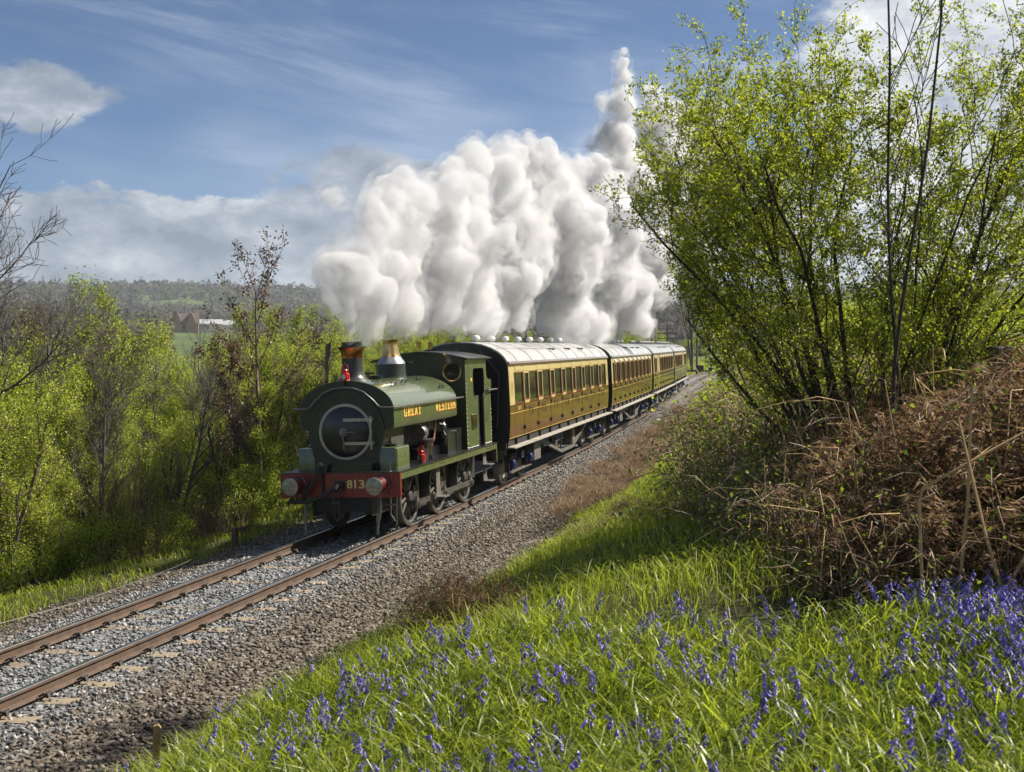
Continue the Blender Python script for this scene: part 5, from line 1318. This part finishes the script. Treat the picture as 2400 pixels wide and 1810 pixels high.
# ================================================================== GRASS AND FLOWERS
def blades(x, y, z, L, w, rng, lean=.35, droop=.35, face=None):
    n = len(x); a = rng.uniform(0, 6.283, n); le = lean * rng.uniform(.2, 1.3, n); dr = droop * rng.uniform(.3, 1.5, n)
    d = np.stack([np.cos(a), np.sin(a), np.zeros(n)], 1); b = rng.uniform(0, 6.283, n); s_ = np.stack([np.cos(b), np.sin(b), np.zeros(n)], 1) * (w * .5)[:, None]
    up = np.array([0, 0, 1.0]); p0 = np.stack([x, y, z - .02], 1)
    p1 = p0 + (up * .5 + d * (le * .35)[:, None]) * L[:, None]
    p2 = p0 + (up * (.82 - .25 * dr)[:, None] + d * (le * .8 + dr * .35)[:, None]) * L[:, None]
    p3 = p0 + (up * (.98 - .75 * dr)[:, None] + d * (le * 1.1 + dr * .9)[:, None]) * L[:, None]
    V = np.stack([p0 - s_ * .7, p0 + s_ * .7, p1 - s_, p1 + s_, p2 - s_ * .75, p2 + s_ * .75, p3], 1).reshape(-1, 3)
    f = np.array([(0, 1, 3), (0, 3, 2), (2, 3, 5), (2, 5, 4), (4, 5, 6)]); F = (f[None] + (np.arange(n) * 7)[:, None, None]).reshape(-1, 3)
    return V, F
def patch(n, s0, s1, l0, l1, rng):
    s = rng.uniform(s0, s1, n); l = rng.uniform(l0, l1, n)
    t = np.interp(s, S_, TH); return np.interp(s, S_, TX) + l * np.cos(t), np.interp(s, S_, TY) - l * np.sin(t), s, l
def cat2(parts):
    V = []; F = []; n = 0
    for v, f in parts: V.append(v); F.append(f + n); n += len(v)
    return np.concatenate(V), np.concatenate(F)
rg = np.random.default_rng(31)
def meadow_mask(x, y): return (x > 5.3 + .0 * y) & (y < -12.2) & (y > -20.2)
parts = []
for n, s0, s1, lmax, L0, L1, w0, w1 in ((52000, -16.5, -2, 9.3, .10, .30, .004, .008), (40000, -2, 14, 8.8, .10, .30, .006, .012), (30000, 14, 60, 8.2, .12, .34, .014, .026), (8000, 60, 110, 8, .2, .4, .03, .05)):
    x, y, s, l = patch(n, s0, s1, 2.4, lmax, rg)
    toe_ = np.interp(s, [-16, -11, -4, 8, 14, 30, 80], [2.9, 3.1, 3.75, 3.95, 3.9, 3.2, 2.4]) + (vnoise(x * 1.3, y * 1.3, 21) - .5) * .9
    k = (l > toe_) & ~(meadow_mask(x, y) & (l > 6.0) & (np.hypot(x - CAM[0], y - CAM[1]) < 8) & (rg.uniform(0, 1, n) < .8))
    k &= rg.uniform(0, 1, n) < .35 + .75 * vnoise(x * 1.1, y * 1.1, 4)
    x, y = x[k], y[k]; tall = .55 + .9 * vnoise(x * .9, y * .9, 6)
    parts.append(blades(x, y, HT(x, y), rg.uniform(L0, L1, len(x)) * tall, rg.uniform(w0, w1, len(x)), rg, .4, .4))
x, y, s, l = patch(20000, -7, 30, -5.2, -2.6, rg)
k = (l < -2.95 + (vnoise(x * 1.2, y * 1.2, 22) - .5) * .7) & (rg.uniform(0, 1, len(x)) < .4 + .6 * vnoise(x, y, 23)); x, y = x[k], y[k]
parts.append(blades(x, y, HT(x, y), rg.uniform(.08, .26, len(x)), rg.uniform(.007, .014, len(x)), rg))
x, y, s, l = patch(9000, 105, 215, -18, -2.5, rg)
parts.append(blades(x, y, HT(x, y), rg.uniform(.3, .6, len(x)), rg.uniform(.06, .12, len(x)), rg))
Vv, Ff = cat2(parts)
ob('bank_grass', arr_mesh('bank_grass', Vv, Ff, M['grass']), kind='stuff', label='bright green grass on the bank beside the ballast and on the left verge')
# sprigs of weeds among the grass
x, y, s, l = patch(2600, -13, 30, 3.6, 8.4, rg); k = vnoise(x * .8, y * .8, 14) > .52; x, y = x[k], y[k]
T = np.repeat(np.stack([x, y, HT(x, y) + .05], 1), 9, 0); T += rg.normal(0, .08, T.shape) * np.array([1, 1, .8]); T[:, 2] = np.maximum(T[:, 2], HT(T[:, 0], T[:, 1]) + .02)
Vv, Ff = leaves(T, .055, rg, .9, .7)
ob('bank_weeds', arr_mesh('bank_weeds', Vv, Ff, M['bramble']), kind='stuff', label='low leafy weeds scattered through the bank grass')
# matted dead grass beside the ballast
parts = []
x, y, s, l = patch(46000, 3, 48, 1.9, 4.7, rg)
cl_ = vnoise(x * .75, y * .75, 41) * .65 + vnoise(x * 2.2, y * 2.2, 42) * .35
lo = np.interp(s, [3, 9, 20, 48], [3.5, 2.7, 2.3, 2.1]); hi = np.interp(s, [3, 9, 25, 48], [4.1, 4.5, 4.4, 3.8])
k = (l > lo) & (l < hi) & (cl_ > .44)
x, y, cl_ = x[k], y[k], cl_[k]; hum = np.clip(cl_ - .44, 0, .3)
parts.append(blades(x, y, HT(x, y) + hum * 1.5, rg.uniform(.12, .34, len(x)), rg.uniform(.006, .013, len(x)), rg, .9, 1.0))
x, y, s, l = patch(2200, -14, 8, 2.6, 5.2, rg); parts.append(blades(x, y, HT(x, y), rg.uniform(.08, .22, len(x)), rg.uniform(.004, .008, len(x)), rg, 1.0, .8))
Vv, Ff = cat2(parts)
ob('dead_grass', arr_mesh('dead_grass', Vv, Ff, M['straw']), kind='stuff', label='matted brown dead grass between the ballast and the green bank')
# strap leaves of the bluebell meadow
def in_view(x, y):
    d = np.hypot(x - CAM[0], y - CAM[1]); a = np.degrees(np.arctan2(x - CAM[0], y - CAM[1])); return (d > 3.4) & (a > -40) & (a < 11) & (d < np.interp(a, [-30, -16, -5, 8], [8.2, 8.2, 7.2, 7.0]) + .8 * (vnoise(x * 1.1, y * 1.1, 55) - .5))
x = rg.uniform(4.9, 12.6, 95000); y = rg.uniform(-20.2, -12.0, 95000)
edge = (x > 5.35 + .35 * (vnoise(x * 1.1, y * 1.1, 51) - .5)) & (y < np.where(x > 8.6, -13.2, -12.4) + (vnoise(x * 1.4, y * 1.4, 52) - .5))
k = in_view(x, y) & edge & (rg.uniform(0, 1, len(x)) < .55 + .6 * vnoise(x * 1.6, y * 1.6, 53)); x, y = x[k], y[k]
v1 = blades(x, y, HT(x, y), rg.uniform(.18, .38, len(x)) * np.clip((x - 4.6) * .8, .55, 1), rg.uniform(.0040, .0082, len(x)), rg, .40, .40)
k = rg.uniform(0, 1, len(x)) < .16; xb, yb = x[k] + .02, y[k]
v1 = cat2([v1, blades(xb, yb, HT(xb, yb), rg.uniform(.20, .36, len(xb)) * np.clip((xb - 4.6) * .8, .55, 1), rg.uniform(.010, .0145, len(xb)), rg, .5, .55)])
ob('bluebell_leaves', arr_mesh('bluebell_leaves', *v1, M['blueleaf']), kind='stuff', label='glossy green strap leaves of the bluebell meadow in front')
print('meadow blades', len(x))
# bluebell stems: six shapes, each with its own head of bells
def bluebell(seed):
    rng = np.random.default_rng(seed); h = rng.uniform(.26, .36); a = rng.uniform(0, 6.28); dx, dy = math.cos(a), math.sin(a)
    t = np.linspace(0, 1, 7); P = [(dx * .07 * q ** 3, dy * .07 * q ** 3, h * (q - .06 * q ** 4)) for q in t]
    st_ = MB().tube(P, [.0028, .0027, .0025, .0024, .002, .0016, .001], 5)
    hd = MB(); nb = int(rng.integers(7, 12))
    for i in range(nb):
        q = .66 + .34 * i / nb; j = min(5, int(q * 6)); u = q * 6 - j; p = Vector(P[j]) * (1 - u) + Vector(P[j + 1]) * u
        b = a + rng.normal(0, .9); o = Vector((math.cos(b), math.sin(b), 0)); sz = 1.15 - .45 * (i / nb)
        c = p + o * .012 * sz + Vector((0, 0, .004)); down = (o * rng.uniform(.35, .8) + Vector((0, 0, -1))).normalized()
        hd.tube([p, c], .0010, 3, False)
        hd.tube([c, c + down * .006 * sz, c + down * .014 * sz, c + down * .019 * sz], [.0022 * sz, .0052 * sz, .0056 * sz, .0088 * sz], 6, False)
    return st_.mesh('bluebell', M['stem']), hd.mesh('flower_head', M['petal'], ang=60)
bb = [bluebell(700 + i) for i in range(6)]
x = rg.uniform(4.9, 12.6, 60000); y = rg.uniform(-20.2, -12.4, 60000)
dens = .03 + .13 * np.clip(vnoise(x * 1.2, y * 1.2, 61) - .35, 0, 1) + .55 * sst(9.2, 10.4, x) * sst(-18.0, -15.9, y)
edge = (x > 5.4) & (y < np.where(x > 8.6, -13.0, -12.8) + (vnoise(x * 1.4, y * 1.4, 52) - .5))
k = in_view(x, y) & edge & (rg.uniform(0, 1, len(x)) < dens); x, y = x[k], y[k]
NB = 660; x, y = x[:NB], y[:NB]; d = np.hypot(x - CAM[0], y - CAM[1]); o_ = np.argsort(d); x, y = x[o_], y[o_]
zz = HT(x, y); VV = []; FS = []; MI = []; nn = 0
for i in range(len(x)):
    sc = rg.uniform(.78, 1.15); rz = rg.uniform(0, 6.28); tl = (rg.normal(0, .12), rg.normal(0, .12), rz); sm, hm_ = bb[i % 6]
    if i < 290:
        o = ob('bluebell', sm, None, 'violet-blue bluebell flower standing in the green meadow in front of the bracken', 'flower', 'bluebells in the front meadow')
        o.location = (x[i], y[i], zz[i]); o.rotation_euler = tl; o.scale = (sc * 1.1, sc * 1.1, sc); ob('flower_head', hm_, o)
    else:
        mt = Matrix.Translation((x[i], y[i], zz[i])) @ Matrix.Rotation(rz, 4, 'Z') @ Matrix.Rotation(tl[0], 4, 'X') @ Matrix.Diagonal((sc * 1.1, sc * 1.1, sc, 1))
        for me, q in ((sm, 0), (hm_, 1)):
            n = len(me.vertices); a = np.empty(n * 3, np.float32); me.vertices.foreach_get('co', a); a = a.reshape(-1, 3) @ np.array(mt.to_3x3()).T + np.array(mt.translation)
            VV.append(a)
            for pf in me.polygons:
                v = list(pf.vertices)
                if len(v) == 4: FS.append([nn + u for u in v]); MI.append(q)
            nn += n
ob('bluebell_drift', arr_mesh('bluebell_drift', np.concatenate(VV), np.array(FS), [M['stem'], M['petal']], MI), kind='stuff', label='drift of further bluebells thick towards the bracken on the right')
# dry tan stalks standing in front of the bracken
SG = 'broken dry stalks in front of the bracken'
for i, (pts, lb) in enumerate((
    ([(9.75, -14.35, 0), (9.72, -14.3, .72), (9.74, -14.28, .80), (10.05, -14.2, .98), (10.55, -14.0, 1.25)], 'snapped tan stalk bent sharply to the right near the middle of the bracken'),
    ([(9.92, -14.3, 0), (9.98, -14.25, .7), (10.0, -14.2, 1.35)], 'thin upright tan stalk just right of the snapped one'),
    ([(10.2, -14.5, 0), (10.05, -14.4, .55), (9.92, -14.3, 1.15)], 'slanting dry stalk crossing behind the snapped one'),
    ([(10.35, -14.7, 0), (10.75, -14.5, .45), (11.05, -14.35, .82), (11.1, -14.33, .84), (11.6, -14.2, .66)], 'thick straw stalk leaning right with a broken drooping top'),
    ([(10.6, -14.6, 0), (10.95, -14.45, .35), (11.4, -14.3, .48), (12.0, -14.1, .42)], 'low straw stalk arching to the right edge over the flowers'),
    ([(11.05, -14.4, 0), (11.06, -14.4, .80)], 'short upright straw stalk under the broken one'),
    ([(10.0, -14.55, 0), (10.3, -14.4, .5), (10.5, -14.3, .95)], 'straight tan stalk leaning right in the bracken gap'))):
    mb = MB(); n = len(pts); mb.tube([(a - pts[0][0], b - pts[0][1], c) for a, b, c in pts], [.011 - .004 * k / n for k in range(n)], 6)
    t = ob('dry_stalk', mb.mesh('dry_stalk', M['stalk']), None, lb, 'dry stalk', SG); t.location = (pts[0][0] - .1, pts[0][1] - 1.0, H(pts[0][0] - .1, pts[0][1] - 1.0) - .03)
mb = MB().prism([(-.022, -.15), (.022, -.15), (.022, .42), (.006, .44), (-.022, .43)], -.012, .012); t = ob('stake', mb.mesh('stake', M['woodtan'], False), None, 'short split wooden stake at the lip of the meadow beside the ballast', 'stake'); t.location = (5.35, -16.1, H(5.35, -16.1)); t.rotation_euler = (.05, .04, .5)
mb = MB().box((-.05, -.05, -.2), (.05, .05, .42)); t = ob('marker_post', mb.mesh('marker_post', M['wood'], False), None, 'small dark marker post in the grass left of the track', 'post'); t.location = (-3.15, 1.7, H(-3.15, 1.7))
for x, y, h, w, lb in ((11.5, -13.3, 1.75, .15, 'thick dark fence post at the right edge, half buried in bracken'), (10.75, -9.9, 1.5, .2, 'squat dark gatepost stump showing above the bracken'), (1.9, 71.5, .75, .28, 'dark sawn stump on the bank beside the far bend')):
    mb = MB().cbox((-w / 2, -w / 2, -.2), (w / 2, w / 2, h), .02); t = ob('fence_post' if h > 1 else 'tree_stump', mb.mesh('fence_post', M['wood']), None, lb, 'post' if h > 1 else 'stump'); t.location = (x, y, H(x, y)); t.rotation_euler = (.03, -.04, .5)
# trackside junction box
mb = MB().cbox((-.25, -.15, 0), (.25, .15, .28), .015); p = tpt(47.5, 2.5); t = ob('cable_box', mb.mesh('cable_box', M['iron']), None, 'small black cable box on the ballast beside the third coach', 'box'); t.location = (p.x, p.y, H(p.x, p.y))

# ================================================================== POLES, SIGNAL, HOUSES
def insul(mb, x, z): mb.lathe([(.02, z), (.02, z + .07), (.05, z + .08), (.045, z + .16), (.0001, z + .18)], (x, 0, 0), 'z', 8)
def pole(label, loc, h, arms, rz=0):
    t = thing('telegraph_pole', label, 'pole', loc, rz, 'telegraph poles along the line')
    ob('mast', MB().tube([(0, 0, -.3), (0, 0, h * .5), (0, 0, h)], [.15, .13, .11], 10).mesh('mast', M['wood']), t)
    for z, w in arms:
        a = ob('crossarm', MB().box((-w, -.16, z), (w, -.09, z + .11)).mesh('crossarm', M['wood'], False), t)
        i_ = MB(); n = 4
        for k in range(n): insul(i_, -w + .12 + k * (2 * w - .24) / (n - 1), z + .11)
        ob('insulators', i_.mesh('insulators', M['iron']), a, kind='stuff')
p = (-9.6, 55.3); pole('nearest telegraph pole, its top wrapped in steam behind the second coach', (*p, H(*p)), 5.7 - H(*p), ((4.75 - H(*p), .75), (5.3 - H(*p), .75)), .2)
p = (-8.8, 87); pole('middle telegraph pole just showing above the third coach', (*p, H(*p)), 6.2 - H(*p), ((5.0 - H(*p), .8), (5.5 - H(*p), .8)), .1)
p = (-9.4, 128); pole('distant telegraph pole with a ladder of crossarms beyond the last coach', (*p, H(*p)), 6.4 - H(*p), ((4.6 - H(*p), 1.15), (5.2 - H(*p), 1.15), (5.75 - H(*p), 1.15)), 0)
p = (-8.5, 155); t = thing('trackside_post', 'plain dark post with a black box at its foot, left of the signal', 'post', (*p, H(*p)))
ob('mast', MB().tube([(0, 0, -.3), (0, 0, 5.6 - H(*p))], [.16, .14], 8).mesh('mast', M['wood']), t); ob('box', MB().cbox((-.1, -.6, .5), (1.0, -.2, 1.3), .03).mesh('box', M['iron']), t); ob('leg', MB().box((.3, -.45, -.3), (.4, -.35, .5)).mesh('leg', M['iron'], False), t)
p = (-8.0, 172); gz = H(*p); t = thing('semaphore_signal', 'white semaphore signal post with a red arm beside the far bend', 'signal', (*p, gz), -.1)
ob('post', MB().tube([(0, 0, -.3), (0, 0, 5.9 - gz)], [.15, .10], 8).mesh('post', M['signalwhite']), t)
ar = ob('arm', MB().cbox((-1.75, -.12, 5.2 - gz), (-.05, -.08, 5.75 - gz), .01).mesh('arm', M['signalred']), t); ob('arm_stripe', MB().box((-1.3, -.125, 5.2 - gz), (-1.05, -.121, 5.75 - gz)).mesh('arm_stripe', M['signalwhite'], False), ar)
ob('lamp_case', MB().cbox((-.1, -.25, 5.0 - gz), (.25, .1, 5.5 - gz), .03).mesh('lamp_case', M['iron']), t); ob('finial', MB().tube([(0, 0, 5.9 - gz), (0, 0, 7.6 - gz)], [.05, .03], 6).mesh('finial', M['signalwhite']), t); ob('cabinet', MB().cbox((-.3, -.5, -.1), (.35, .2, .9), .03).mesh('cabinet', M['iron']), t)
lb = ob('low_fence', MB().box((-3, -.05, .5), (3, .05, .75)).box((-2.8, -.05, -.3), (-2.65, .05, .5)).box((2.5, -.05, -.3), (2.65, .05, .5)).mesh('low_fence', M['wood'], False), None, 'low dark rail fence behind the last coach', 'fence'); lb.location = (-8.3, 146, H(-8.3, 146))

def at_dir(px, D, zpix=None):
    """place in the valley: bearing (degrees from +Y) and distance"""
    a = R(px); return CAM[0] + D * math.sin(a), CAM[1] + D * math.cos(a)
def house(label, az_, D, w, dpt, h, rh, wallm, rz, gables=1, chimneys=1):
    x, y = at_dir(az_, D); t = thing('house', label, 'house', (x, y, H(x, y)), rz, 'houses in the valley')
    wl = MB(); wl.prism([(-w / 2, -2), (w / 2, -2), (w / 2, h), (-w / 2, h)], -dpt / 2, dpt / 2)
    wl.add([(-w / 2, -dpt / 2, h), (-w / 2, dpt / 2, h), (-w / 2, 0, h + rh), (w / 2, -dpt / 2, h), (w / 2, dpt / 2, h), (w / 2, 0, h + rh)], [(0, 1, 2), (5, 4, 3)])
    for k in range(gables):
        cx = -w / 4 + k * w / 2 if gables > 1 else 0
        wl.prism([(cx - w / 6, 0), (cx + w / 6, 0), (cx + w / 6, h), (cx, h + rh * 1.1), (cx - w / 6, h)], -dpt / 2 - 1.5, 0)
    ob('wall', wl.mesh('wall', wallm, False), t)
    r = MB(); e = .35
    r.add([(-w / 2 - e, -dpt / 2 - e, h - .2), (w / 2 + e, -dpt / 2 - e, h - .2), (w / 2 + e, 0, h + rh + .2), (-w / 2 - e, 0, h + rh + .2), (-w / 2 - e, dpt / 2 + e, h - .2), (w / 2 + e, dpt / 2 + e, h - .2)], [(0, 1, 2, 3), (3, 2, 5, 4)])
    for k in range(gables):
        cx = -w / 4 + k * w / 2 if gables > 1 else 0; q = w / 6 + .3
        r.add([(cx - q, -dpt / 2 - 1.9, h - .3), (cx, -dpt / 2 - 1.9, h + rh * 1.1 + .25), (cx + q, -dpt / 2 - 1.9, h - .3), (cx - q, 0, h - .3), (cx, 0, h + rh * 1.1 + .25), (cx + q, 0, h - .3)], [(0, 1, 4, 3), (1, 2, 5, 4)])
    rf = ob('roof', r.mesh('roof', M['rooftile'] if gables else M['slate'], False), t)
    for k in range(chimneys): ob('chimney', MB().box((-w / 3 + k * w * .6, -.5, h), (-w / 3 + k * w * .6 + 1, .5, h + rh + 1.4)).mesh('chimney', M['brick'], False), rf)
    for k in range(3):
        x0 = -w / 2 + w * (k + .5) / 3
        ob('window', MB().box((x0 - .6, -dpt / 2 - 1.55, h * .45), (x0 + .6, -dpt / 2 - 1.50, h * .75)).mesh('window', M['pane'], False), t)
house('pair of steep gabled brick houses among the valley trees', -29.0, 800, 17, 8, 6.5, 6.5, M['brick'], .45, 2, 1)
house('long low white house right of the gabled pair', -28.0, 815, 18, 7, 7.0, 2.6, M['white'], .5, 0, 1)
house('small white cottage at the right end of the houses', -27.0, 830, 10, 7, 7.0, 2.8, M['white'], .4, 0, 1)
# woods on the hills: heaps of small rounded crowns
rw = np.random.default_rng(44)
n = 20000
a = rw.uniform(-44, 16, n); D = np.exp(rw.uniform(math.log(430), math.log(2700), n)); x = CAM[0] + D * np.sin(np.radians(a)); y = CAM[1] + D * np.cos(np.radians(a))
wood = vnoise(x / 170, y / 170, 71) * .6 + vnoise(x / 60, y / 60, 72) * .4
k = (wood > np.interp(D, [170, 420, 900, 1500, 2200], [.30, .36, .36, .33, .28])) | ((D > 2250) & (D < 2420) & (vnoise(x / 40, y / 40, 73) > .4)); k &= ~((a > -29.9) & (a < -26.2) & (D < 860)); x, y, D = x[k], y[k], D[k]
n = len(x); r = np.interp(D, [170, 420, 2500], [2.6, 4.0, 8.5]) * rw.uniform(.6, 1.3, n); ht = r * rw.uniform(.8, 1.5, n)
NT_ = np.where(D < 900, 70, 44); rep = np.repeat(np.arange(n), NT_); m_ = len(rep)
u = rw.normal(0, 1, (m_, 3)); u /= np.linalg.norm(u, axis=1, keepdims=True); u *= rw.uniform(.35, 1.0, (m_, 1)) ** .5
c_ = np.stack([x[rep] + u[:, 0] * r[rep], y[rep] + u[:, 1] * r[rep], HT(x, y)[rep] + ht[rep] * .75 + u[:, 2] * ht[rep]], 1)
sz_ = (r[rep] * np.where(D[rep] < 420, .16, np.where(D[rep] < 900, .22, .28)))[:, None, None]
P = c_[:, None] + rw.normal(0, 1, (m_, 3, 3)) * sz_
# each crown keeps one tone: its twigs share a single strip of the colour ramp through vertex welding per crown
fw = arr_mesh('far_woods', P.reshape(-1, 3), np.arange(m_ * 3).reshape(-1, 3), M['farwood'])
tone = np.repeat(rw.uniform(0, 1, n)[rep], 3); ca = fw.color_attributes.new('tone', 'FLOAT_COLOR', 'POINT'); ca.data.foreach_set('color', np.stack([tone] * 3 + [np.ones_like(tone)], 1).astype(np.float32).ravel())
nt_ = M['farwood'].node_tree; an_ = nt_.nodes.new('ShaderNodeAttribute'); an_.attribute_name = 'tone'
rmp = [q for q in nt_.nodes if q.type == 'VALTORGB'][0]; nt_.links.new(an_.outputs['Fac'], rmp.inputs[0])
ob('far_woods', fw, kind='stuff', label='far-off bare brown woods covering the hills across the valley')
print('far woods tris', m_)

# ================================================================== STEAM
def at_px(px, py, D):
    """world point at distance D along a bearing and height worked out once from the photograph"""
    F_ = 2896.0; y_ = 0.24737; p_ = -0.03239
    f = Vector((-math.sin(y_) * math.cos(p_), math.cos(y_) * math.cos(p_), math.sin(p_))); r_ = Vector((math.cos(y_), math.sin(y_), 0)); u_ = r_.cross(f)
    q = f + r_ * ((px - 1200) / F_) - u_ * ((py - 905) / F_); k = D / math.hypot(q.x, q.y); return Vector(CAM) + q * k
def depth(px): return float(np.interp(px, [735, 822, 900, 1000, 1150, 1300, 1430, 1560, 1700], [24.6, 25.2, 27, 30, 36, 45, 57, 70, 84]))
PUFF = [(822, 797, 12), (821, 785, 15), (819, 771, 19), (816, 756, 24), (812, 740, 30), (806, 722, 38), (790, 690, 50), (780, 660, 44), (815, 640, 60), (850, 600, 66), (810, 590, 42), (860, 700, 62), (840, 550, 50), (880, 520, 52), (900, 640, 74), (930, 560, 84), (905, 460, 40), (955, 470, 66), (940, 720, 55), (1000, 620, 100), (1020, 520, 92), (1010, 720, 62), (1080, 460, 70), (1080, 560, 104), (1090, 680, 80), (1130, 740, 52), (1070, 745, 40), (1180, 440, 72), (1200, 560, 110), (1170, 650, 88), (1200, 735, 44), (1290, 450, 74), (1310, 560, 118), (1290, 670, 90), (1330, 740, 70), (1390, 760, 56), (1395, 640, 110), (1400, 520, 104), (1370, 430, 62), (1450, 700, 84), (1490, 610, 84), (1500, 500, 84), (1530, 680, 46), (1110, 380, 48), (1180, 375, 50), (1245, 385, 56), (1060, 395, 34), (1330, 410, 44), (787, 463, 27), (795, 440, 16), (1450, 400, 62), (1445, 320, 50), (1452, 250, 42), (1462, 195, 30), (1456, 150, 20), (1462, 118, 12), (1550, 420, 80), (1560, 320, 66), (1535, 240, 38), (1600, 560, 90), (1640, 420, 90), (1650, 300, 70)]
rp_ = np.random.default_rng(8)
_b = bmesh.new(); bmesh.ops.create_icosphere(_b, subdivisions=2, radius=1); _bv = np.array([v.co[:] for v in _b.verts]); _bf = np.array([[v.index for v in f.verts] for f in _b.faces]); _b.free()
cs_ = []
def rdir():
    v = rp_.normal(0, 1, 3); return v / np.linalg.norm(v)
for px, py, rpx in PUFF:
    D = depth(px) * (1 + rp_.normal(0, .012)); r = rpx * D / 2896; c = np.array(at_px(px, py, D)); cs_.append((c, r * .92))
    if rpx > 45: cs_.append((np.array(at_px(px, py, D + r * 1.1)), r * .9))
    for k in range(10):
        d1 = rdir(); r1 = r * rp_.uniform(.26, .5); c1_ = c + d1 * r * rp_.uniform(.68, .92); cs_.append((c1_, r1))
        for q in range(5 if r1 > .12 else 2):
            d2 = rdir() + d1 * .8; d2 /= np.linalg.norm(d2); cs_.append((c1_ + d2 * r1 * rp_.uniform(.7, 1.0), r1 * rp_.uniform(.3, .55)))
CC = np.array([c for c, r in cs_]); RR = np.array([r for c, r in cs_])
SV = (_bv[None] * RR[:, None, None] * np.array([1, 1.1, 1]) + CC[:, None]).reshape(-1, 3); SF = (_bf[None] + (np.arange(len(RR)) * len(_bv))[:, None, None]).reshape(-1, 3)
ms, gg, out = newmat('steam')
pv_ = gg.n('ShaderNodeVolumePrincipled'); pv_.inputs['Color'].default_value = (.84, .84, .85, 1); pv_.inputs['Anisotropy'].default_value = .25
pos = gg.n('ShaderNodeNewGeometry').outputs['Position']
nz = gg.noise(pos, 1.0, 7, .76, .55)
gg.set(pv_.inputs['Density'], gg.step(nz, .43, .58, .0, 4.0))
gg.set(out.inputs[1], pv_.outputs[0]); sme = arr_mesh('steam_plume', SV, SF, ms); ms.cycles.volume_step_rate = .03
so = ob('steam_plume', sme, None, kind='stuff', label='billowing white steam streaming back over the train from the chimney')
md = so.modifiers.new('join', 'REMESH'); md.mode = 'VOXEL'; md.voxel_size = .10
for nm, sz, stg, kd in (('big', 1.1, .5, 'SOFT_NOISE'), ('mid', .4, .30, 'SOFT_NOISE'), ('small', .16, .16, 'SOFT_NOISE')):
    tx = bpy.data.textures.new(nm, 'CLOUDS'); tx.noise_scale = sz; tx.noise_depth = 2; tx.noise_type = kd
    md = so.modifiers.new(nm, 'DISPLACE'); md.texture = tx; md.texture_coords = 'GLOBAL'; md.strength = stg; md.mid_level = .5
md = so.modifiers.new('clean', 'REMESH'); md.mode = 'VOXEL'; md.voxel_size = .08
# thin torn veil round the dense steam
mv, gg, out = newmat('steam_veil')
pv2 = gg.n('ShaderNodeVolumePrincipled'); pv2.inputs['Color'].default_value = (.82, .82, .835, 1); pv2.inputs['Anisotropy'].default_value = .25
pos = gg.n('ShaderNodeNewGeometry').outputs['Position']
gg.set(pv2.inputs['Density'], gg.step(gg.noise(pos, 1.5, 6, .7, .6), .46, .66, .0, 1.1)); gg.set(out.inputs[1], pv2.outputs[0]); mv.cycles.volume_step_rate = .03
vm = sme.copy(); vm.materials.clear(); vm.materials.append(mv); vo = ob('steam_veil', vm, so, kind='stuff')
for md in so.modifiers:
    m2 = vo.modifiers.new(md.name, md.type)
    if md.type == 'REMESH': m2.mode = 'VOXEL'; m2.voxel_size = .14
    else: m2.texture = md.texture; m2.texture_coords = 'GLOBAL'; m2.strength = md.strength * 1.15; m2.mid_level = .28 if md.name == 'big' else .35
# ================================================================== AIR
zmin_ = float(ZZ.min())
hb = MB().box((-6100, -1000, zmin_ - 1.0), (6100, 6600, 165))
mh, gg, out = newmat('air')
ph = gg.n('ShaderNodeVolumePrincipled'); ph.inputs['Color'].default_value = (.80, .88, 1.0, 1); ph.inputs['Density'].default_value = .00013; ph.inputs['Anisotropy'].default_value = .3
gg.set(out.inputs[1], ph.outputs[0])
ob('haze', hb.mesh('haze', mh, False), None, kind='stuff', label='thin blue haze over the far valley')

bpy.context.view_layer.update()
